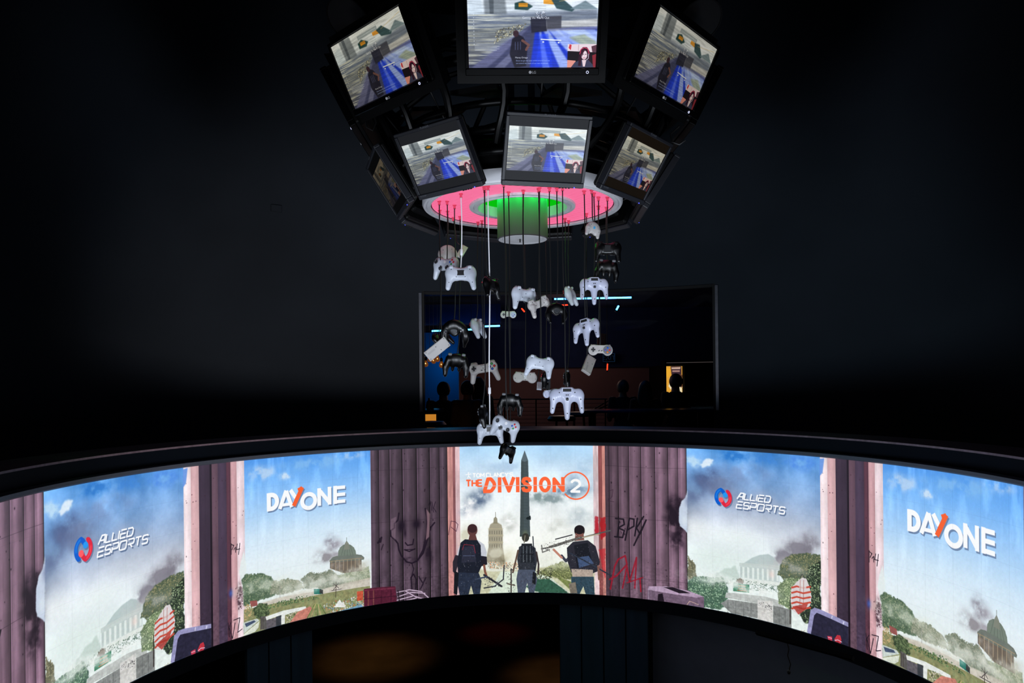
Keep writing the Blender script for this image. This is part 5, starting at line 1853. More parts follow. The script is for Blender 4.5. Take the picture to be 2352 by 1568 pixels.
up = [(-45.0, -0.01, 0.62, (0.86, 0.84, 0.76), 'large upper tier monitor at the left showing a dimmer stream'),
      (2.1, 0.01, 1.05, (0.92, 0.98, 1.12), 'large upper tier monitor in the middle, cut by the top of the picture'),
      (48.2, -0.003, 0.50, (0.86, 0.83, 0.76), 'large upper tier monitor at the right showing a dim stream'),
      (92, 0, 0.9, (0.8, 0.9, 1), 'large upper tier monitor turned sideways at the right end of the tier'),
      (138, 0, 0.9, (0.8, 0.9, 1), 'large upper tier monitor facing the back wall, right of the mast'),
      (-178, 0, 0.9, (0.8, 0.9, 1), 'large upper tier monitor facing the back wall, straight behind the mast'),
      (-132, 0, 0.9, (0.8, 0.9, 1), 'large upper tier monitor facing the back wall, left of the mast'),
      (-90, 0, 0.9, (0.8, 0.9, 1), 'large upper tier monitor turned sideways at the left end of the tier')]
for p_, rl, s_, t_, lb in up:
    monitor(D(p_), rl, 'up', s_, t_, lb)

# dark stage lamps above the upper monitors
def stage_lamp(a, b_, r, label):
    root = empty('stage_lamp', a)
    tag(root, label, 'stage lamp', 'stage lamps above the upper monitors')
    inv = Matrix.Translation(-root.location)
    d = (b_ - a)
    L = d.length
    M = d.to_track_quat('Z', 'Y').to_matrix().to_4x4()
    M.translation = a
    o = MB().lathe([(0, 0), (r, 0), (r, L * 0.55), (r * 0.85, L * 0.62), (r * 0.8, L * 0.9), (r * 0.5, L), (0, L)], 28, (0, 0, 0), M=M).build('can', M_black, root, smooth=True)
    o.matrix_parent_inverse = inv
    o = MB().lathe([(r, -0.002), (r * 1.06, -0.002), (r * 1.06, 0.02), (r, 0.02)], 28, M=M).build('rim', M_tube, root, smooth=True)
    o.matrix_parent_inverse = inv
    o = MB().tube([M @ Vector((r * 1.1, 0, L * 0.4)), M @ Vector((r * 1.15, 0, L * 1.1)), M @ Vector((0, 0, L * 1.25)), M @ Vector((-r * 1.15, 0, L * 1.1)), M @ Vector((-r * 1.1, 0, L * 0.4))], 0.01, 6).build('yoke', M_tube, root)
    o.matrix_parent_inverse = inv


stage_lamp(at(800, 46, 3.2), at(880, -50, 3.4), 0.10, 'black stage lamp above the large left monitor')
stage_lamp(at(1606, 50, 3.2), at(1545, -40, 3.4), 0.10, 'black stage lamp above the large right monitor')
# loose leads in the gap beside the frame
for k, (pts, lab) in enumerate([
        ([(1512, 225), (1508, 245), (1526, 258), (1544, 250), (1548, 236)], 'thin black lead looping under the large right monitor'),
        ([(838, 262), (842, 292), (856, 300), (864, 282), (858, 262)], 'thin black lead bunched under the large left monitor'),
        ([(1560, 290), (1540, 308), (1543, 326), (1560, 332), (1574, 322)], 'black lead looping between the right monitors')]):
    o = MB().tube([at(x, y, 3.25) for x, y in pts], 0.004, 6).build('cable_loop', M_black, smooth=True)
    tag(o, lab, 'cable')


# ------------------------------------------------------------------ game controllers hanging on their cords
# local frame of a controller: x to the right, y up (the grips point down), z out of the button side
M_cw = mat('white controller plastic', (182, 188, 200), 0.35, noise=0.04, scale=30)
M_cg = mat('warm grey controller plastic', (172, 168, 166), 0.42, noise=0.05, scale=30)
M_cn = mat('translucent grey controller plastic', (176, 180, 200), 0.3, noise=0.06, scale=24)
M_cb = mat('glossy black controller plastic', (9, 9, 11), 0.32, noise=0.04, spec=0.4)
M_dk = mat('dark grey rubber', (40, 42, 46), 0.5, noise=0.05)
M_md = mat('mid grey plastic', (104, 106, 112), 0.45, noise=0.05)
M_lab = mat('white paper label', (226, 228, 232), 0.6, noise=0.03)
M_labk = mat('black label', (18, 18, 22), 0.4, noise=0.05)
M_hole = mat('screw recess black', (8, 8, 10), 0.7)
M_cord = mat('black cord', (10, 10, 11), 0.5, noise=0.03)
M_cordw = mat('white cord', (220, 220, 226), 0.4, noise=0.03)
M_clip = mat('clear red tinted clip', (214, 70, 96), 0.25, noise=0.05)
BC = {k: mat(k + ' button', c, 0.3, noise=0.02) for k, c in dict(red=(206, 36, 40), blue=(36, 84, 190), green=(50, 150, 70), yellow=(226, 178, 44), violet=(92, 84, 176), lilac=(168, 164, 214), orange=(226, 120, 44), grey=(84, 86, 92), chrome=(220, 220, 224)).items()}

PIECES = {}          # kind -> list of (part name, mesh, sub-parts)


def A(*v):
    return np.array(v, float)


def f_modern(P):
    mid = rbox(P, (0, 0.006, 0.0), (0.052, 0.028, 0.0165), 0.015)
    sh = [ell(P, (s * 0.047, 0.013, 0.0), (0.031, 0.030, 0.021)) for s in (-1, 1)]
    gr = [cap(P, (s * 0.052, 0.0, -0.003), (s * 0.064, -0.052, -0.014), 0.0215, 0.0125) for s in (-1, 1)]
    d = smin(mid, *sh, *gr, k=0.014)
    cut = ell(P, (0, -0.056, 0.004), (0.030, 0.032, 0.05))
    return smax(d, -cut, 0.01)


def f_flat(P):       # thin twin grip pad
    mid = rbox(P, (0, 0.005, 0), (0.050, 0.021, 0.011), 0.008)
    pads = [cylz(P, (s * 0.048, 0.008, 0.001), 0.0265, 0.0125, 0.006) for s in (-1, 1)]
    gr = [cap(P, (s * 0.052, 0.0, -0.004), (s * 0.068, -0.052, -0.012), 0.0175, 0.0125) for s in (-1, 1)]
    sh = [rbox(P, (s * 0.047, 0.029, -0.004), (0.017, 0.010, 0.011), 0.005) for s in (-1, 1)]
    return smin(smin(mid, *pads, *gr, k=0.008), *sh, k=0.004)


def f_trident(P):
    mid = smin(ell(P, (0, 0.014, 0), (0.056, 0.030, 0.017)), rbox(P, (0, 0.026, -0.002), (0.030, 0.020, 0.016), 0.01), k=0.012)
    sh = [ell(P, (s * 0.053, 0.014, 0), (0.026, 0.027, 0.019)) for s in (-1, 1)]
    gr = [cap(P, (s * 0.060, 0.008, -0.003), (s * 0.069, -0.046, -0.010), 0.0175, 0.0105) for s in (-1, 1)]
    c = cap(P, (0, 0.0, -0.003), (0, -0.070, -0.012), 0.0215, 0.0115)
    d = smin(mid, *sh, *gr, k=0.012)
    return smin(d, c, k=0.012)


def f_bone(P):
    d = [cylz(P, (s * 0.043, 0, 0), 0.031, 0.0105, 0.005) for s in (-1, 1)]
    mid = rbox(P, (0, 0.006, 0), (0.045, 0.0235, 0.0105), 0.005)
    return smin(*d, mid, k=0.006)


def f_brick(P):
    return rbox(P, (0, 0, 0), (0.0615, 0.0265, 0.0085), 0.0025)


def f_round(P):      # rounded pad with a notch and a visual unit slot
    d = smin(ell(P, (0, 0.008, 0), (0.062, 0.052, 0.02)), cap(P, (-0.046, 0, -0.004), (-0.05, -0.046, -0.01), 0.018, 0.013), cap(P, (0.046, 0, -0.004), (0.05, -0.046, -0.01), 0.018, 0.013), k=0.016)
    return smax(d, -ell(P, (0, -0.058, 0), (0.026, 0.03, 0.05)), 0.006)


def f_arch(P):       # broad bow with two short curled grips
    d = None
    pts = [(0.064 * math.cos(t), -0.006 + 0.050 * math.sin(t)) for t in np.linspace(math.pi * 1.06, -0.06 * math.pi, 11)]
    segs = [cap(P, (a[0], a[1], 0), (b_[0], b_[1], 0), 0.021, 0.021, (1, 1, 0.85)) for a, b_ in zip(pts[:-1], pts[1:])]
    d = smin(*segs, k=0.01)
    ends = [cap(P, (s * 0.066, -0.008, 0), (s * 0.050, -0.052, -0.010), 0.019, 0.011) for s in (-1, 1)]
    disc = cylz(P, (0, 0.026, 0.0), 0.034, 0.013, 0.006)
    return smin(d, *ends, disc, k=0.014)


def f_gull(P):       # compact pad with drooping horns and two stubby sticks
    mid = ell(P, (0, 0.012, 0), (0.056, 0.030, 0.020))
    gr = [smin(cap(P, (s * 0.046, 0.010, 0), (s * 0.064, -0.020, -0.004), 0.024, 0.017), cap(P, (s * 0.064, -0.020, -0.004), (s * 0.064, -0.050, -0.012), 0.019, 0.0135), k=0.01) for s in (-1, 1)]
    inn = [cap(P, (s * 0.022, -0.006, 0.002), (s * 0.020, -0.030, 0.004), 0.013, 0.010) for s in (-1, 1)]
    return smin(mid, *gr, *inn, k=0.010)


BODY = dict(modern=(f_modern, 0.154), flat=(f_flat, 0.158), trident=(f_trident, 0.160), bone=(f_bone, 0.148), brick=(f_brick, 0.123), round=(f_round, 0.130), arch=(f_arch, 0.168), gull=(f_gull, 0.156))
BMESH = {}


def get_body(kind, m):
    if kind not in BMESH:
        fn, w = BODY[kind]
        h = 0.0026 if kind != 'brick' else 0.002
        BMESH[kind] = body_mesh('controller_body', fn, (-0.09, -0.09, -0.032), (0.09, 0.07, 0.032), h, m)
    me = BMESH[kind]
    if me.materials[0] != m:
        key = (kind, m.name)
        if key not in BMESH:
            c = me.copy()
            c.materials[0] = m
            BMESH[key] = c
        me = BMESH[key]
    return me


def depth_of(kind, x, y, side):
    """height of the shell at x, y on the button side (+1) or the back (-1)"""
    fn = BODY[kind][0]
    z = np.linspace(0.035, 0.0, 71) * side
    P_ = np.stack([np.full(71, x), np.full(71, y), z], -1)
    d = fn(P_)
    i = np.argmax(d < 0)
    return z[i] if (d < 0).any() else 0.0


def simple(name, fn_mb, m):
    q = MB()
    fn_mb(q)
    me = bpy.data.meshes.new(name)
    me.from_pydata([tuple(v) for v in q.v], [], q.f)
    me.materials.append(m)
    me.update()
    return me


def knob(kind, x, y, r, h, m, name, side=1, dome=False, cup=False):
    z = depth_of(kind, x, y, side)
    prof = [(r * 1.0, -0.004 * side), (r, h * side), (r * 0.8, (h + 0.0006) * side), (0, (h + 0.0006) * side)]
    if cup:
        prof = [(r * 0.55, -0.004 * side), (r * 0.55, h * 0.5 * side), (r, h * 0.7 * side), (r, h * side), (r * 0.8, (h + 0.001) * side), (r * 0.55, (h - 0.001) * side), (0, (h - 0.0014) * side)]
    return (name, simple(name, lambda q: q.lathe(prof, 20, (x, y, z)), m))


def dpad(kind, x, y, s, m, name='direction_pad'):
    z = depth_of(kind, x, y, 1)
    return (name, simple(name, lambda q: (q.box((x, y, z + 0.001), (s * 2, s * 0.66, 0.005)), q.box((x, y, z + 0.0011), (s * 0.66, s * 2, 0.005))), m))


def screws(kind, pts, r=0.0024):
    return [('screw_recess', simple('screw_recess', lambda q: q.disc((x, y, depth_of(kind, x, y, -1) - 0.0002), r, 'z', 10, 0.0016), M_hole)) for x, y in pts]


def plate(kind, x, y, w, h, m, name, side=-1, t=0.0014):
    z = depth_of(kind, x, y, side)
    return (name, simple(name, lambda q: q.box((x, y, z), (w, h, t * 2)), m))


def parts_for(kind, style):
    key = (kind, style)
    if key in PIECES:
        return PIECES[key]
    L = []
    if kind == 'modern':
        bm = M_cb if style == 'black' else M_cw
        for s in (-1, 1):
            L.append(('shoulder_button', simple('shoulder_button', lambda q: q.bbox((s * 0.045, 0.0385, -0.002), (0.034, 0.010, 0.016), 0.004), M_md if style != 'black' else M_cb)))
            L.append(('trigger', simple('trigger', lambda q: q.bbox((s * 0.046, 0.036, -0.016), (0.02, 0.012, 0.014), 0.004), bm)))
        L.append(knob(kind, -0.048, 0.013, 0.0098, 0.008, M_dk, 'thumbstick', cup=True))
        L.append(knob(kind, 0.022, -0.013, 0.0098, 0.008, M_dk, 'thumbstick', cup=True))
        L.append(knob(kind, -0.022, -0.013, 0.0125, 0.0012, M_md, 'pad_dish'))
        L.append(dpad(kind, -0.022, -0.013, 0.010, M_dk))
        for (dx, dy), c in zip(((0, 0.0105), (0.0105, 0), (-0.0105, 0), (0, -0.0105)), ('red', 'red', 'blue', 'green')):
            L.append(knob(kind, 0.048 + dx, 0.013 + dy, 0.0044, 0.003, BC[c], 'face_button'))
        L.append(knob(kind, 0, 0.016, 0.0078, 0.0016, BC['chrome'], 'guide_button'))
        L.extend(screws(kind, [(-0.058, -0.030), (0.058, -0.030), (-0.046, 0.026), (0.046, 0.026), (-0.022, -0.006), (0.022, -0.006), (0, 0.012)], 0.0021))
        if style in ('label',):
            L.append(plate(kind, 0, 0.012, 0.044, 0.022, M_labk, 'rating_label'))
        if style == 'black':
            L.append(plate(kind, 0, 0.010, 0.034, 0.030, M_labk, 'battery_cover'))
    elif kind == 'flat':
        L.append(dpad(kind, -0.048, 0.008, 0.0115, M_dk))
        for (dx, dy), c in zip(((0, 0.0125), (0.0125, 0), (-0.0125, 0), (0, -0.0125)), ('green', 'red', 'violet', 'blue')):
            L.append(knob(kind, 0.048 + dx, 0.008 + dy, 0.0066, 0.0018, M_dk, 'button_collar'))
            L.append(knob(kind, 0.048 + dx, 0.008 + dy, 0.0046, 0.003, BC[c], 'face_button'))
        L.append(('select_button', simple('select_button', lambda q: q.box((-0.009, -0.004, depth_of(kind, 0, 0, 1)), (0.009, 0.004, 0.003)), M_dk)))
        L.append(('start_button', simple('start_button', lambda q: q.box((0.009, -0.004, depth_of(kind, 0, 0, 1)), (0.009, 0.004, 0.003)), M_dk)))
        me = text_shape('SONY', 0.0095)
        z = depth_of(kind, 0, 0.018, 1) + 0.0006
        for v in me.vertices:
            v.co.z = z
            v.co.y += 0.0155
        me.materials.clear()
        me.materials.append(M_dk)
        L.append(('maker_name', me))
        L.append(('home_mark', simple('home_mark', lambda q: q.add([(-0.003, 0.004, z), (0.003, 0.004, z), (0, 0.0095, z)], [(0, 1, 2)]), M_dk)))
        L.extend(screws(kind, [(-0.062, -0.032), (0.062, -0.032), (-0.03, 0.0), (0.03, 0.0), (-0.045, 0.022), (0.045, 0.022)]))
        for s in (-1, 1):
            L.append(('shoulder_button', simple('shoulder_button', lambda q: q.bbox((s * 0.047, 0.0375, -0.004), (0.026, 0.006, 0.016), 0.003), M_md)))
    elif kind == 'trident':
        zb = depth_of(kind, 0, 0.034, -1)
        L.append(('expansion_slot', simple('expansion_slot', lambda q: q.box((0, 0.036, zb + 0.001), (0.038, 0.013, 0.005)), M_hole)))
        L.append(('slot_frame', simple('slot_frame', lambda q: (q.box((0, 0.0438, zb + 0.0008), (0.046, 0.003, 0.007)), q.box((0, 0.0285, zb + 0.0008), (0.046, 0.003, 0.007)), q.box((-0.0215, 0.036, zb + 0.0008), (0.003, 0.016, 0.007)), q.box((0.0215, 0.036, zb + 0.0008), (0.003, 0.016, 0.007))), M_cn)))
        zt2 = depth_of(kind, 0, 0.0, -1)
        L.append(('rear_trigger', simple('rear_trigger', lambda q: q.bbox((0, 0.001, zt2 + 0.001), (0.013, 0.010, 0.018), 0.003), M_dk)))
        L.extend(screws(kind, [(-0.063, 0.0), (0.063, 0.0), (-0.067, -0.034), (0.067, -0.034), (0, -0.054), (-0.036, 0.026), (0.036, 0.026), (-0.004, 0.017), (0.004, 0.017)], 0.0026))
        L.append(knob(kind, 0, -0.006, 0.009, 0.010, M_md, 'thumbstick', cup=True))
        L.append(dpad(kind, -0.052, 0.016, 0.010, M_dk))
        for (dx, dy), c in zip(((0.052, 0.022), (0.044, 0.014), (0.060, 0.014), (0.052, 0.006)), ('yellow',) * 4):
            L.append(knob(kind, dx, dy, 0.004, 0.003, BC[c], 'face_button'))
        L.append(knob(kind, 0.036, 0.004, 0.005, 0.003, BC['green'], 'face_button'))
        L.append(knob(kind, 0.028, -0.004, 0.005, 0.003, BC['blue'], 'face_button'))
        L.append(knob(kind, 0, 0.026, 0.0045, 0.003, BC['red'], 'start_button'))
    elif kind == 'bone':
        if style == 'colour':
            cs = ('blue', 'red', 'violet', 'orange')
        else:
            cs = ('lilac', 'violet', 'lilac', 'violet')
        L.append(dpad(kind, -0.043, 0.001, 0.0125, M_dk))
        L.append(knob(kind, 0.043, 0, 0.027, 0.0005, M_md if style == 'colour' else M_cn, 'button_field'))
        for (dx, dy), c in zip(((0, 0.0125), (0.0125, 0.0), (-0.0125, 0.0), (0, -0.0125)), cs):
            L.append(knob(kind, 0.043 + dx, dy, 0.0052, 0.003, BC[c], 'face_button'))
        for x in (-0.008, 0.008):
            z = depth_of(kind, 0, 0, 1)
            L.append(('menu_button', simple('menu_button', lambda q: q.box((x, -0.004, z), (0.010, 0.004, 0.003), Matrix.Translation((x, -0.004, 0)) @ Matrix.Rotation(0.6, 4, 'Z') @ Matrix.Translation((-x, 0.004, 0))), M_dk)))
        L.extend(screws(kind, [(-0.030, 0.018), (0.026, 0.018), (-0.062, -0.006), (0.062, -0.006), (0, -0.013)], 0.0022))
        L.append(plate(kind, -0.002, 0.006, 0.034, 0.022, M_lab, 'rating_label', t=0.0006))
        zb = depth_of(kind, 0, 0, -1) - 0.0009
        for i, wd in enumerate((0.024, 0.014, 0.026)):
            L.append(('label_print', simple('label_print', lambda q: q.box((-0.002, 0.012 - i * 0.006, zb), (wd, 0.0016, 0.0004)), M_md)))
        for s in (-1, 1):
            L.append(('shoulder_button', simple('shoulder_button', lambda q: q.bbox((s * 0.043, 0.029, -0.001), (0.034, 0.006, 0.012), 0.003), M_cg)))
    elif kind == 'brick':
        L.extend(screws(kind, [(-0.054, 0.019), (0.054, 0.019), (-0.054, -0.019), (0.054, -0.019), (0, 0.012), (-0.012, -0.014)], 0.002))
        L.append(plate(kind, 0, 0, 0.116, 0.046, M_dk, 'face_plate', side=1, t=0.0008))
        L.append(dpad(kind, -0.040, -0.003, 0.010, M_hole))
        for x in (0.028, 0.045):
            L.append(knob(kind, x, -0.006, 0.0062, 0.003, BC['red'], 'face_button'))
        L.append(('molded_lines', simple('molded_lines', lambda q: [q.box((0.03, 0.004 + k * 0.003, -0.0086), (0.04, 0.0006, 0.0004)) for k in range(3)], M_md)))
    elif kind == 'round':
        if style == 'sticker':
            L.append(plate(kind, 0, 0.012, 0.016, 0.018, mat('blue sticker', (60, 150, 200), 0.5), 'rating_label'))
        L.extend(screws(kind, [(-0.03, 0.03), (0.03, 0.03), (-0.045, -0.01), (0.045, -0.01)]))
        L.append(knob(kind, -0.03, 0.012, 0.009, 0.006, M_md, 'thumbstick', cup=True))
        for (dx, dy), c in zip(((0, 0.01), (0.01, 0), (-0.01, 0), (0, -0.01)), ('green', 'blue', 'yellow', 'red')):
            L.append(knob(kind, 0.03 + dx, 0.012 + dy, 0.0045, 0.003, BC[c], 'face_button'))
    elif kind == 'arch':
        L.append(knob(kind, 0, 0.022, 0.021, 0.001, M_dk, 'centre_disc'))
        L.append(knob(kind, 0, 0.022, 0.021, 0.0015, M_dk, 'rear_disc', side=-1))
        L.append(knob(kind, -0.045, 0.02, 0.009, 0.006, M_dk, 'thumbstick', cup=True))
        for k in range(3):
            L.append(knob(kind, 0.05 + 0.008 * math.cos(k * 2), 0.022 + 0.008 * math.sin(k * 2), 0.0042, 0.003, BC['grey'], 'face_button'))
    elif kind == 'gull':
        for s in (-1, 1):
            L.append(knob(kind, s * 0.021, -0.024, 0.0095, 0.008, M_dk, 'thumbstick', cup=True))
            L.append(('shoulder_button', simple('shoulder_button', lambda q: q.bbox((s * 0.042, 0.0375, -0.004), (0.024, 0.010, 0.018), 0.004), M_md)))
        L.append(dpad(kind, -0.043, 0.014, 0.010, M_dk))
        for (dx, dy) in ((0, 0.0105), (0.0105, 0), (-0.0105, 0), (0, -0.0105)):
            L.append(knob(kind, 0.043 + dx, 0.014 + dy, 0.0046, 0.003, BC['grey'], 'face_button'))
    PIECES[key] = L
    return L


KY = dict(modern=1.14, flat=1.06, trident=1.2, bone=1.06, brick=1.0, round=1.05, arch=1.3, gull=1.42)


def on_disc(x, y):
    """depth at which the sight line through x, y meets the underside of the light disc"""
    X, Y = derot(x, y)
    return (ZD - CAMZ) / (-Y / F)


CN = 0


def hang(cx, cy, ax, ay, kind, style, m, face, roll, yaw, pitch, wpx, label, cord=None, name='game_controller', thick=0.0028):
    """one controller whose middle shows at cx, cy, hung from the point of the disc at ax, ay"""
    global CN
    CN += 1
    d = on_disc(ax, ay)
    r_ = math.hypot(at(ax, ay, d).x - RX, d - RY)
    top = at(ax, ay, d)
    c = at(cx, cy, d)
    sc = wpx / F * d / (BODY[kind][1])
    R = Matrix.Rotation(math.pi / 2, 4, 'X')
    if face == 'b':
        R = R @ Matrix.Rotation(math.pi, 4, 'Y')
    T = Matrix.Translation(c) @ Matrix.Rotation(-math.radians(roll), 4, 'Y') @ Matrix.Rotation(math.radians(yaw), 4, 'Z') @ Matrix.Rotation(math.radians(pitch), 4, 'X') @ R @ Matrix.Diagonal((sc, sc * KY[kind], sc, 1))
    root = empty(name, (0, 0, 0))
    root.matrix_world = T
    tag(root, label, 'game controller', 'game controllers hanging from the disc')
    link('shell', get_body(kind, m), root)
    for nm, me in parts_for(kind, style):
        link(nm, me, root)
    # cord from the connector at the disc down to the top edge
    Ti = T.inverted()
    ytop = {'modern': 0.036, 'flat': 0.026, 'trident': 0.047, 'bone': 0.029, 'brick': 0.0265, 'round': 0.055, 'arch': 0.06, 'gull': 0.04}[kind]
    end = T @ Vector((0, ytop * 0.9, 0))
    if kind == 'brick':
        end = T @ Vector((-0.05 if roll > 0 else 0.05, 0.026, 0))
    rng = random.Random(CN * 7)
    pts = []
    L = (top - end).length
    ph = rng.uniform(0, 6)
    for i in range(15):
        t = i / 14
        p = top.lerp(end, t)
        hook = max(0.0, (t - 0.86) / 0.14)
        p.x = top.x + (end.x - top.x) * (t * 0.35 + 0.65 * hook ** 1.5)
        p.y = top.y + (end.y - top.y) * (t * 0.35 + 0.65 * hook ** 1.5)
        env = math.sin(math.pi * t)
        p.x += env * 0.0035 * math.sin(ph + t * 7 * L)
        p.y += env * 0.003 * math.cos(ph + t * 6 * L)
        pts.append(p)
    cm = cord or M_cord
    q = MB().tube(pts, thick, 6)
    o = q.build('cord', cm, root, smooth=True)
    o.matrix_parent_inverse = Ti
    q = MB().box((top.x, top.y, top.z - 0.012), (0.011, 0.011, 0.015)).box((top.x, top.y, top.z - 0.003), (0.018, 0.006, 0.006))
    o = q.build('ceiling_clip', M_clip, root)
    o.matrix_parent_inverse = Ti
    if cord is M_cordw:
        k = 10 if L > 0.8 else 9
        q = MB().lathe([(0.0035, 0.016), (0.0065, 0.012), (0.0065, -0.012), (0.0035, -0.016)], 12, tuple(pts[12] if L > 0.8 else pts[11]))
        o = q.build('cord_sleeve', M_cordw, root, smooth=True)
        o.matrix_parent_inverse = Ti
    return root


H = hang
W, G, Nn, K = M_cw, M_cg, M_cn, M_cb
H(1024, 611, 1027, 461, 'modern', 'plain', W, 'f', -6, -28, -8, 66, 'white controller showing its coloured buttons, topmost left, partly behind a labelled one')
H(1058.6, 633, 1058.6, 444, 'modern', 'label', W, 'b', 0, 0, 4, 71, 'white controller seen from behind, black label, on a white cord at the upper left', M_cordw)
H(1028, 584, 1028, 484, 'round', 'plain', G, 'b', 8, 15, 10, 44, 'rounded grey controller half hidden behind the topmost left white one', name='round_controller')
H(1061, 578, 1041, 499, 'brick', 'plain', G, 'b', 62, 25, 0, 34, 'small flat rectangular controller tilted behind the white cord, upper left', name='rectangular_controller')
H(1127.5, 657, 1112.4, 427, 'modern', 'black', K, 'b', -8, 62, -10, 62, 'glossy black controller turned edge on beside the long white cord')
H(1203, 681, 1202, 436, 'modern', 'plain', W, 'b', -4, 38, 0, 68, 'white controller seen half from behind on the thick cord in front of the cylinder', thick=0.0036)
H(1238, 700, 1237, 432, 'flat', 'plain', G, 'b', 22, 30, 0, 62, 'grey twin grip controller leaning left, seen from behind below the cylinder')
H(1167.6, 722.4, 1160, 512, 'bone', 'violet', G, 'f', 0, 5, 4, 37, 'small bone shaped controller with violet buttons, facing the front', name='bone_controller')
H(1096, 751, 1097.7, 509, 'modern', 'plain', W, 'b', 12, 74, 0, 60, 'white controller seen edge on left of the long white cord')
H(1044.5, 768, 1044, 470, 'arch', 'plain', K, 'f', 0, -12, 12, 66, 'black bow shaped controller in front of the blue neon tube at the left', name='bow_shaped_controller')
H(1004, 801, 1009, 461, 'brick', 'plain', G, 'b', 39, 8, 12, 60, 'flat rectangular grey controller tilted at the far left of the cluster', name='rectangular_controller')
H(1014, 777, 1010, 482, 'modern', 'black', K, 'b', 30, 50, 0, 52, 'black controller half hidden behind the tilted rectangular one at the left')
H(1048, 833, 1056.5, 496, 'gull', 'plain', K, 'b', -4, 8, 14, 58, 'glossy black horned controller left of the grey one with coloured buttons', name='horned_controller')
H(1111, 848, 1106.8, 505.7, 'flat', 'plain', G, 'f', 8, -8, -4, 70, 'grey twin grip controller facing the front with four coloured buttons, beside the white cord')
H(1206, 867, 1205, 519, 'bone', 'plain', G, 'b', -3, 8, 0, 56, 'bone shaped grey controller seen from behind with a white label', name='bone_controller')
H(1240, 838, 1239, 430, 'modern', 'plain', W, 'b', -10, -14, -6, 64, 'white controller seen from behind just above the labelled bone shaped one')
H(1253, 871, 1253, 517, 'modern', 'black', K, 'b', -12, 76, 0, 50, 'narrow black controller edge on, under the white one above the bone shaped one')
H(1238.6, 886, 1240, 517, 'brick', 'plain', W, 'b', 84, 50, 0, 26, 'tiny pale rectangular controller hanging upright under the white one', name='rectangular_controller')
H(1302, 916, 1292, 428, 'trident', 'plain', Nn, 'b', 0, 0, 4, 79, 'largest three pronged grey controller seen from behind, low in the middle', name='three_pronged_controller')
H(1264, 903, 1262, 430, 'bone', 'plain', Nn, 'b', 10, 35, 0, 40, 'grey bone shaped controller peeping out left behind the largest three pronged one', name='bone_controller')
H(1302, 869, 1306, 505.7, 'gull', 'plain', K, 'b', -4, 84, 0, 50, 'black leaf thin controller edge on right above the largest three pronged one', name='horned_controller')
H(1347, 756, 1341.6, 437, 'trident', 'plain', Nn, 'b', 14, -34, -18, 68, 'three pronged grey controller tipped to the left, in the right part of the cluster', name='three_pronged_controller')
H(1379, 804, 1374.6, 451.5, 'bone', 'colour', G, 'f', -2, -6, -4, 56, 'bone shaped controller with red and orange buttons, facing the front at the right', name='bone_controller')
H(1381, 785, 1374.6, 472, 'brick', 'plain', K, 'b', 82, 40, 0, 50, 'black upright box controller in front of the bone shaped one with red and orange buttons', name='rectangular_controller')
H(1352, 838, 1347, 489.5, 'brick', 'plain', G, 'b', 64, 42, 12, 54, 'long flat grey controller hanging slanted, lowest at the right', name='rectangular_controller')
H(1361.6, 527.4, 1359, 435, 'round', 'sticker', G, 'b', -16, 22, -6, 38, 'rounded white controller with a blue sticker right below the glowing disc', name='round_controller')
H(1395.6, 575, 1395, 452, 'modern', 'black', K, 'b', -2, -6, 6, 62, 'glossy black controller seen from behind, upper right below the disc')
H(1394, 617, 1393, 475, 'gull', 'plain', K, 'b', -6, -8, 10, 54, 'glossy black horned controller under the other black one at the right', name='horned_controller')
H(1364, 660, 1364, 442, 'trident', 'plain', Nn, 'b', 0, 4, 4, 66, 'three pronged grey controller seen from behind at the upper right, above the blue neon tube', name='three_pronged_controller')
H(1308.5, 677, 1297.6, 501, 'modern', 'plain', W, 'b', 14, 72, 0, 58, 'pale green lit controller seen edge on beside the upper right three pronged one')
H(1278, 721, 1279, 430, 'arch', 'plain', K, 'b', -2, 10, -6, 50, 'round black controller with curled grips in front of the red neon tube', name='bow_shaped_controller')
H(1172, 924, 1168, 440, 'gull', 'plain', K, 'b', -3, -4, 10, 56, 'black horned controller low in the middle above two white ones', name='horned_controller')
H(1161, 979, 1157, 419, 'modern', 'plain', W, 'f', -20, -10, -4, 64, 'white controller with coloured buttons, the lowest one facing the front')
H(1126, 990, 1121, 427, 'modern', 'label', W, 'b', 3, -10, 4, 62, 'white controller seen from behind at the lower end of the long white cord', M_cordw)
H(1110, 951, 1113, 432, 'gull', 'plain', K, 'b', 4, 82, 0, 56, 'black leaf thin controller edge on just above the lowest white pair', name='horned_controller')
H(1165, 1036, 1170, 521, 'modern', 'black', K, 'b', -30, 48, -10, 50, 'black controller hanging lowest of all, in front of the top of the screen')


# ------------------------------------------------------------------ the bar room behind the window
M_navy = mat('navy ceiling paint', (26, 36, 62), 0.8, spec=0.1)
M_brown = mat('warm brown wall', (96, 74, 72), 0.85, noise=0.1, scale=1.0, spec=0.1)
M_blue = mat('blue wall', (24, 78, 118), 0.8, noise=0.08, scale=1.5, spec=0.1)
M_neonb = mat('blue neon', (200, 230, 255), 0.5, noise=0, emit=(60, 150, 255), es=13.0)
M_neonr = mat('red neon', (255, 120, 90), 0.5, noise=0, emit=(255, 50, 25), es=3.5)
M_amber = mat('amber glass bulb', (120, 70, 34), 0.1, noise=0.5, scale=60, emit=(150, 84, 36), es=0.45)
M_fil = mat('glowing filament', (255, 200, 120), 0.5, noise=0, emit=(255, 210, 130), es=5.0)
M_exit = mat('exit sign blue', (20, 40, 60), 0.5, noise=0, emit=(14, 34, 54), es=0.7)


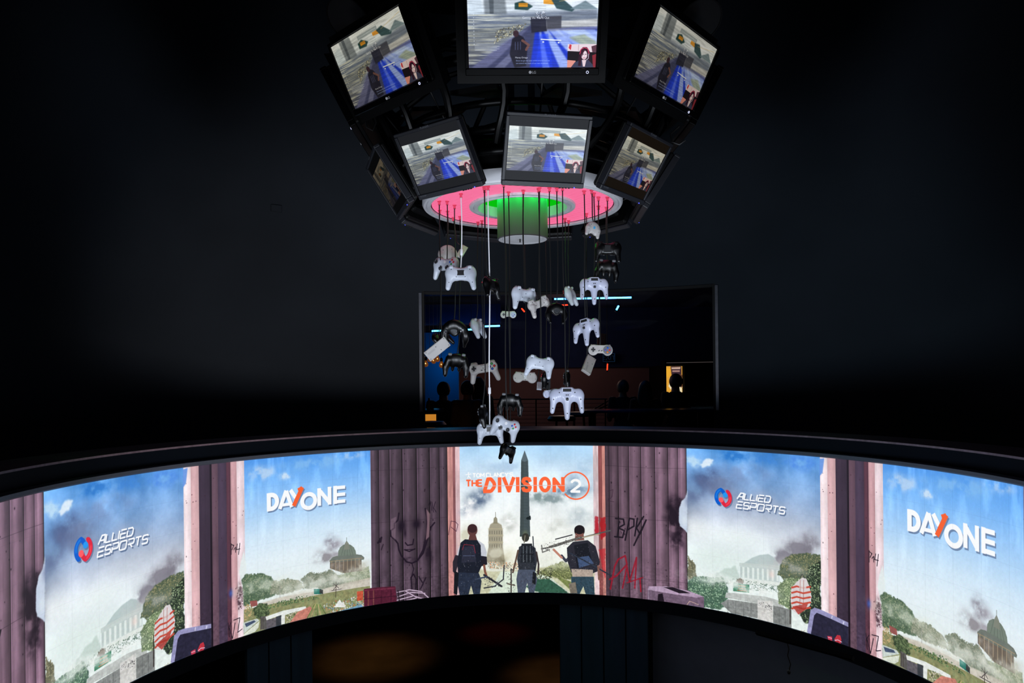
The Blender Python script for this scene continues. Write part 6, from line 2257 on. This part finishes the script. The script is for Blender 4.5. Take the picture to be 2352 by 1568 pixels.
def plane_at(x0, y0, x1, y1, d, th, m, name):
    a, b_ = at(x0, y0, d), at(x1, y1, d)
    return MB().box(((a.x + b_.x) / 2, d + th / 2, (a.z + b_.z) / 2), (abs(b_.x - a.x), th, abs(b_.z - a.z))).build(name, m)


struct(MB().box((0.7, 14.6, MEZ + 0.94), (9, 0.15, 1.88)).build('wall_bar_back', M_brown))
struct(MB().box((0.7, 14.55, MEZ + 2.75), (9, 0.2, 1.75)).build('wall_bar_upper', M_navy))
struct(MB().box((-2.6, 11.5, MEZ + 1.6), (0.15, 6.2, 3.2)).build('wall_bar_left', M_navy))
struct(MB().box((4.6, 11.5, MEZ + 1.6), (0.15, 6.2, 3.2)).build('wall_bar_right', M_dark))
struct(MB().box((1.0, 11.6, MEZ + 3.12), (7.2, 6.2, 0.1)).build('ceiling_bar', M_navy))
struct(plane_at(960, 764, 1055, 1010, 12.6, 0.1, M_blue, 'wall_bar_blue'))
struct(plane_at(900, 700, 1150, 742, 12.2, 0.35, M_navy, 'ceiling_soffit'))
struct(plane_at(1530, 838, 1532, 1000, 12.9, 1.6, M_dark, 'wall_bar_pier'))
struct(plane_at(1572, 838, 1700, 1010, 12.9, 0.1, M_dark, 'wall_bar_dark'))
struct(plane_at(1527, 828, 1700, 838, 12.8, 0.3, M_dark, 'trim_3'))


def neon(pts, d, r, m, label, name='neon_tube', cat='neon light'):
    P3 = [at(x, y, d) for x, y in pts]
    root = empty(name, P3[0])
    tag(root, label, cat)
    inv = Matrix.Translation(-root.location)
    o = MB().tube(P3, r, 8).build('glowing_tube', m, root, smooth=True)
    o.matrix_parent_inverse = inv
    dr = (P3[-1] - P3[0]).normalized()
    for p, s in ((P3[0], -1), (P3[-1], 1)):
        o = MB().tube([p, p + dr * s * 0.03], r * 1.3, 8).build('end_holder', M_black, root)
        o.matrix_parent_inverse = inv
    up_ = max(0.02, MEZ + 3.07 - P3[0].z)
    for p in (P3[0].lerp(P3[-1], 0.15), P3[0].lerp(P3[-1], 0.85)):
        o = MB().tube([p, p + Vector((0, 0, up_))], 0.004, 6).build('hanger', M_black, root)
        o.matrix_parent_inverse = inv
    return root


neon([(992, 760), (1099, 756)], 12.0, 0.013, M_neonb, 'blue neon tube at the left of the window, cut by the bow shaped controller')
neon([(1106, 749.5), (1148, 748)], 12.0, 0.013, M_neonb, 'short blue neon tube beside the long white cord')
neon([(1273, 686.5), (1450, 683)], 11.0, 0.013, M_neonb, 'long blue neon tube at the top of the window')
neon([(1262, 702), (1304, 700)], 12.5, 0.011, M_neonr, 'red neon tube behind the round black controller')
neon([(1198, 708), (1205, 716)], 12.5, 0.012, M_neonr, 'tiny slanting red lamp in the window, left of the middle')
neon([(1421, 702), (1415.5, 712)], 12.0, 0.014, M_neonb, 'tiny slanting blue lamp under the long blue neon tube')
neon([(1395.5, 835), (1394.5, 850)], 13.0, 0.011, M_neonr, 'short upright red lamp under the exit sign')

# exit sign
e0, e1 = at(1385, 812, 14.3), at(1412, 830, 14.3)
ex = empty('exit_sign', (e0 + e1) / 2)
tag(ex, 'dim blue outlined exit sign on the wall of the bar', 'sign')
cxs, czs, ws, hs = (e0.x + e1.x) / 2, (e0.z + e1.z) / 2, e1.x - e0.x, e0.z - e1.z
inv = Matrix.Translation(-ex.location)
q = MB()
q.box((cxs, 14.3, czs + hs / 2), (ws, 0.03, 0.012)).box((cxs, 14.3, czs - hs / 2), (ws, 0.03, 0.012))
q.box((cxs - ws / 2, 14.3, czs), (0.012, 0.03, hs)).box((cxs + ws / 2, 14.3, czs), (0.012, 0.03, hs))
o = q.build('border', M_exit, ex)
o.matrix_parent_inverse = inv
o = MB().box((cxs, 14.4, czs), (ws, 0.16, hs)).build('case', M_dark, ex)
o.matrix_parent_inverse = inv
o = lettering('EXIT', 0.125, M_exit, 'lettering', ex, Matrix.Translation((cxs, 14.30, czs - 0.045)))
o.matrix_parent_inverse = inv

# pendant bulbs
BL = ['far left pendant bulb, cut by the window edge', 'low pendant bulb, second from the left in the window', 'small pendant bulb behind the tilted rectangular controller',
      'pendant bulb touching the corner of the tilted rectangular controller', 'pendant bulb right of the controller corner, upper of the right pair', 'rightmost and lowest pendant bulb at the left of the window']
proto = None
for k, (x, y, dd) in enumerate([(971, 819, 9.6), (978, 835, 9.3), (987, 824, 9.9), (996, 828, 9.7), (1005, 824, 9.9), (1014, 837, 9.3)]):
    p = at(x, y, dd)
    if proto is None:
        root = empty('pendant_bulb', (0, 0, 0))
        g = MB().lathe([(0, -0.042), (0.018, -0.038), (0.031, -0.020), (0.031, -0.002), (0.022, 0.022), (0.015, 0.036), (0.014, 0.045)], 20).build('glass', M_amber, root, smooth=True)
        MB().tube([(-0.012, 0, 0.02), (-0.01, -0.02, -0.02), (0.0, -0.037, 0.01), (0.01, -0.02, -0.02), (0.012, 0, 0.02)], 0.003, 6).build('filament', M_fil, root)
        MB().lathe([(0.016, 0.04), (0.018, 0.075), (0.006, 0.09), (0, 0.09)], 16).build('socket', M_black, root, smooth=True)
        MB().tube([(0, 0, 0.08), (0, 0, 1.35)], 0.003, 5).build('cord', M_black, root)
        proto = root
    else:
        root = proto.copy()
        scn.collection.objects.link(root)
        for ch in list(proto.children):
            c_ = ch.copy()
            scn.collection.objects.link(c_)
            c_.parent = root
    root.location = p
    tag(root, BL[k], 'pendant lamp', 'amber pendant bulbs over the bar')

# bar counter with glowing orange front
bc = empty('bar_counter', at(985, 980, 9.6))
tag(bc, 'bar counter with an orange glowing front at the lower left of the window', 'bar counter')
inv = Matrix.Translation(-bc.location)
a = at(930, 952, 9.6)
b_ = at(1001, 949, 9.6)
M_or = mat('orange panel with underlight glow', (200, 120, 40), 0.5, noise=0.5, scale=4, emit=(224, 142, 52), es=0.75)  # light from under the counter, put into the panel as its own glow
o = MB().box(((a.x + b_.x) / 2, 9.62, (MEZ + a.z) / 2), (b_.x - a.x, 0.04, a.z - MEZ)).build('glowing_front', M_or, bc)
o.matrix_parent_inverse = inv
o = MB().box(((a.x + b_.x) / 2, 9.95, a.z + 0.03), (b_.x - a.x + 0.08, 0.8, 0.05)).build('counter_top', M_black, bc)
o.matrix_parent_inverse = inv
o = MB().box(((a.x + b_.x) / 2, 10.0, (MEZ + a.z) / 2), (b_.x - a.x - 0.04, 0.6, a.z - MEZ)).build('carcass', M_dark, bc)
o.matrix_parent_inverse = inv
for x, y, r, h, m_, lab in [(985.5, 936, 0.03, 0.16, mat('copper bottle', (150, 84, 40), 0.3, 0.8), 'copper coloured bottle on the bar counter'),
                            (993, 939, 0.022, 0.12, M_blackg, 'small dark glass beside the copper bottle')]:
    p = at(x, 949, 9.8)
    o = MB().lathe([(0, 0), (r, 0), (r, h * 0.55), (r * 0.4, h * 0.75), (r * 0.4, h), (0, h)], 16).build('bottle', m_, smooth=True, loc=(p.x, 9.8, a.z + 0.055))
    tag(o, lab, 'bottle')
# stool in front of the glowing panel
def stool(x, d, lab, h=0.62):
    root = empty('bar_stool', (at(x, 980, d).x, d, MEZ))
    tag(root, lab, 'stool', 'stools in the bar')
    MB().lathe([(0, h), (0.19, h), (0.2, h + 0.03), (0.17, h + 0.07), (0, h + 0.08)], 24).build('seat', M_black, root, smooth=True)
    for k in range(4):
        a_ = math.pi / 4 + k * math.pi / 2
        MB().tube([(0.1 * math.cos(a_), 0.1 * math.sin(a_), h), (0.2 * math.cos(a_), 0.2 * math.sin(a_), 0)], 0.012, 6).build('leg', M_black, root)
    MB().tube([(0.16 * math.cos(t), 0.16 * math.sin(t), 0.25) for t in np.linspace(0, 2 * math.pi, 17)[:-1]], 0.008, 6, closed=True).build('footrest', M_black, root)


stool(990, 9.25, 'dark stool in front of the orange glowing bar front', 1.03)
stool(1290, 10.0, 'dark stool in front of the railing, right of the middle', 1.05)
stool(1330, 11.2, 'dark stool beside the sloping rail, nearest the long table', 1.05)

# railing
rl = empty('railing', (at(1235, 960, 12.0).x, 12.0, MEZ))
tag(rl, 'thin black metal railing across the middle of the bar room', 'railing')
inv = Matrix.Translation(-rl.location)


def rr(pts, r, nm):
    o = MB().tube(pts, r, 6).build(nm, M_tube, rl)
    o.matrix_parent_inverse = inv


rr([at(1112, 917, 12), at(1395, 916, 12)], 0.012, 'top_rail')
for k in range(6):
    y0 = 926 + k * 9
    rr([at(1112, y0, 12), at(1395, y0, 12)], 0.004, 'wire')
for x in (1152, 1159, 1166, 1231, 1319, 1390):
    p = at(x, 917, 12)
    rr([p, Vector((p.x, p.y, MEZ))], 0.013, 'post')
for k in range(3):
    rr([at(1345 + k * 6, 950 + k * 2, 11.8), at(1412 + k * 6, 912 + k * 6, 12.6)], 0.012, 'sloping_rail')

# long table with blue lit edge
lt = empty('long_table', (at(1500, 950, 9.9).x, 9.9, MEZ))
tag(lt, 'long dark table with a blue lit edge at the right of the window', 'table')
inv = Matrix.Translation(-lt.location)
a, b_ = at(1340, 946, 9.7), at(1655, 943, 9.7)
zt2 = a.z
o = MB().bbox(((a.x + b_.x) / 2, 10.0, zt2), (b_.x - a.x, 0.6, 0.035), 0.01).build('table_top', mat('dark lacquer with blue reflection tint', (10, 40, 66), 0.25, noise=0.02, spec=0.8), lt)  # blue of the neon reflection is put into the lacquer's base colour
o.matrix_parent_inverse = inv
for x in (a.x + 0.15, b_.x - 0.15):
    for y in (9.78, 10.22):
        o = MB().box((x, y, (MEZ + zt2) / 2), (0.05, 0.05, zt2 - MEZ - 0.03)).build('leg', M_dark, lt)
        o.matrix_parent_inverse = inv
lamp('bar_table_blue_fill', 'POINT', (at(1430, 900, 9.6).x, 9.5, zt2 + 0.25), 0.35, (0.1, 0.45, 1.0), 0.05)  # unseen blue fill, added to light the table edge
lamp('bar_blue_wash', 'POINT', (at(1020, 820, 12.0).x, 12.1, CAMZ + 0.3), 7.0, (0.06, 0.55, 1.0), 0.1)

# lit poster in the passage
def paint_poster():
    cv = Canvas(128, 230)
    cv.mapper = lambda p: p * [128, 230]
    cv.a[:] = col((236, 168, 60))
    cv.poly([(0.3, 0), (0.95, 0), (0.95, 0.3), (0.35, 0.3)], (60, 40, 50), soft=3)
    cv.poly([(0.35, 0.04), (0.9, 0.03), (0.88, 0.1), (0.36, 0.1)], (206, 170, 150))
    cv.poly([(0.4, 0.14), (0.85, 0.14), (0.85, 0.2), (0.4, 0.2)], (170, 130, 120))
    cv.poly([(0.2, 0.42), (0.5, 0.32), (0.98, 0.4), (1, 0.95), (0.6, 1), (0.15, 0.7)], (246, 226, 180), rough=6, seed=1)
    cv.poly([(0, 0.05), (0.28, 0.1), (0.2, 0.35), (0, 0.4)], (246, 178, 52), soft=3)
    cv.poly([(0.85, 0.3), (1, 0.3), (1, 0.7), (0.9, 0.75)], (90, 50, 40), soft=3)
    return cv.a


pimg = as_image('poster_picture', paint_poster())
pm = screen_mat('backlit poster', pimg, 0.95)
a, b_ = at(1529, 841, 13.4), at(1567.5, 907, 13.4)
po = empty('backlit_poster', ((a.x + b_.x) / 2, 13.42, b_.z))
tag(po, 'bright yellow and white backlit poster in the passage at the right of the window', 'poster')
inv = Matrix.Translation(-po.location)
o = obj('printed_face', [(a.x, 13.4, b_.z), (b_.x, 13.4, b_.z), (b_.x, 13.4, a.z), (a.x, 13.4, a.z)], [(0, 1, 2, 3)], pm, po, uvs=[(0, 0), (1, 0), (1, 1), (0, 1)])
o.matrix_parent_inverse = inv
o = MB().box(((a.x + b_.x) / 2, 13.97, (a.z + b_.z) / 2), (b_.x - a.x + 0.04, 1.12, a.z - b_.z + 0.04)).build('light_box', M_black, po)
o.matrix_parent_inverse = inv
tag(MB().tube([at(1531, 833, 12.7), at(1640, 831, 12.7)], 0.006, 6).build('ceiling_light_line', mat('warm light line', (200, 180, 150), 0.4, noise=0, emit=(70, 62, 60), es=1.0)), 'thin dim light line above the passage at the right of the window', 'light')

# ------------------------------------------------------------------ people in the bar, seen from behind
M_skin = mat('skin', (150, 104, 84), 0.6, noise=0.05)
M_hair = mat('dark hair', (26, 20, 18), 0.6, noise=0.2, scale=30)
M_hairb = mat('brown hair', (60, 42, 30), 0.6, noise=0.2, scale=30)


def person(x, ytop, d, hair, top_c, legs_c, label, turn=0.0, lean=0.0, width=1.0):
    p = at(x, ytop, d)
    Ht = p.z - MEZ
    s = Ht / 1.70
    W_ = width

    def body(P_):
        hd = ell(P_, (0, 0, 1.585), (0.078, 0.098, 0.118))
        face = smin(ell(P_, (0, 0.092, 1.565), (0.014, 0.022, 0.022)), ell(P_, (0, 0.07, 1.515), (0.04, 0.035, 0.03)), k=0.02)
        ears = smin(*[ell(P_, (s_ * 0.079, -0.005, 1.575), (0.012, 0.018, 0.03)) for s_ in (-1, 1)], k=0.005)
        neck = cap(P_, (0, -0.01, 1.36), (0, 0, 1.50), 0.075, 0.062)
        chest = ell(P_, (0, 0, 1.22), (0.175 * W_, 0.105, 0.20))
        waist = ell(P_, (0, 0, 1.00), (0.135 * W_, 0.095, 0.17))
        hip = ell(P_, (0, -0.01, 0.88), (0.165 * W_, 0.11, 0.13))
        d_ = smin(chest, waist, hip, k=0.06)
        for s_ in (-1, 1):
            sh = (s_ * 0.185 * W_, -0.005, 1.375)
            el = (s_ * 0.235 * W_, -0.02 + 0.02 * lean, 1.09)
            wr = (s_ * (0.22 - 0.05 * lean) * W_, 0.10 + 0.16 * lean, 0.92 + 0.16 * lean)
            arm = smin(cap(P_, sh, el, 0.056, 0.042), cap(P_, el, wr, 0.040, 0.026), k=0.03)
            w = np.array(wr)
            dirv = (w - np.array(el))
            dirv /= np.linalg.norm(dirv)
            palm = cap(P_, w, w + dirv * 0.06, 0.026, 0.030)
            f = [cap(P_, w + dirv * 0.07 + np.array([0.0, (k - 1.5) * 0.016, 0]), w + dirv * (0.135 - 0.008 * abs(k - 1.2)) + np.array([-s_ * 0.012, (k - 1.5) * 0.018, 0]), 0.0095, 0.008) for k in range(4)]
            th = cap(P_, w + dirv * 0.02 + np.array([0, 0.02, 0]), w + dirv * 0.07 + np.array([-s_ * 0.02, 0.045, 0]), 0.011, 0.009)
            hand = smin(palm, *f, th, k=0.008)
            d_ = smin(d_, arm, k=0.05)
            d_ = smin(d_, hand, k=0.012)
            leg = smin(cap(P_, (s_ * 0.085 * W_, 0, 0.84), (s_ * 0.095, 0.01, 0.46), 0.088, 0.058), cap(P_, (s_ * 0.095, 0.01, 0.46), (s_ * 0.10, -0.02, 0.08), 0.056, 0.038), k=0.03)
            foot = cap(P_, (s_ * 0.10, -0.02, 0.045), (s_ * 0.115, 0.15, 0.035), 0.042, 0.034)
            d_ = smin(d_, smin(leg, foot, k=0.03), k=0.03)
        return smin(smin(d_, neck, k=0.04), smin(hd, face, ears, k=0.012), k=0.02)

    root = empty('person', (0, 0, 0))
    root.matrix_world = Matrix.Translation((p.x, d, MEZ)) @ Matrix.Rotation(turn, 4, 'Z') @ Matrix.Scale(s, 4)
    tag(root, label, 'person')
    lo, hi = (-0.40, -0.22, -0.01), (0.40, 0.34, 1.74)
    link('body', body_mesh('body', body, lo, hi, 0.013, M_skin), root)

    def shirt(P_):
        a_ = body(P_) - 0.012
        a_ = np.maximum(a_, 0.84 - P_[..., 2])
        return np.maximum(a_, P_[..., 2] - 1.425)
    link('top', body_mesh('top', shirt, (-0.33, -0.22, 0.8), (0.33, 0.3, 1.46), 0.015, top_c), root)

    def trousers(P_):
        a_ = body(P_) - 0.014
        a_ = np.maximum(a_, 0.08 - P_[..., 2])
        a_ = np.maximum(a_, np.abs(P_[..., 0]) - 0.205)
        return np.maximum(a_, P_[..., 2] - 0.93)
    link('trousers', body_mesh('trousers', trousers, (-0.3, -0.22, 0.05), (0.3, 0.34, 0.96), 0.016, legs_c), root)

    def hr(P_):
        a_ = smin(ell(P_, (0, -0.018, 1.590), (0.104, 0.120, 0.130)), k=0.01)
        if hair == 'long':
            a_ = smin(a_, ell(P_, (0, -0.065, 1.42), (0.125, 0.06, 0.24)), k=0.04)
        elif hair == 'bun':
            a_ = smin(a_, ell(P_, (0, -0.10, 1.66), (0.05, 0.05, 0.05)), k=0.02)
        a_ = smax(a_, -ell(P_, (0, 0.125, 1.545), (0.085, 0.10, 0.10)), 0.01)
        if hair != 'long':
            a_ = np.maximum(a_, 1.50 - P_[..., 2])
        return a_
    link('hair', body_mesh('hair', hr, (-0.15, -0.19, 1.12), (0.15, 0.13, 1.76), 0.011, M_hair if hair != 'bun' else M_hairb), root)
    return root


C1 = mat('black cloth', (20, 20, 24), 0.9, noise=0.15)
C2 = mat('grey violet cloth', (84, 76, 88), 0.9, noise=0.15)
C3 = mat('navy cloth', (22, 26, 40), 0.9, noise=0.15)
person(1018, 878, 10.6, 'short', C1, C3, 'person in black leaning at the bar counter, seen from behind', 0.3, 1.0, 1.1)
person(1074, 876, 10.3, 'short', C2, C1, 'person in a grey violet top, seen from behind, in the middle of the left group', -0.1, 0.4, 0.9)
person(1099, 868, 10.8, 'long', C1, C1, 'person with long dark hair at the right of the left group', 0.2, 0.4, 0.85)
person(1430, 874, 11.7, 'short', C1, C3, 'dim person in dark clothes left of the long haired one near the passage', 0.1, 0.7, 1.0)
person(1482, 876, 10.7, 'long', C1, C1, 'dim person with long hair between the other two at the long table', -0.2, 0.7, 0.95)
person(1551, 860, 11.6, 'short', C1, C1, 'dark person standing in front of the bright poster', 0.25, 0.2, 1.0)
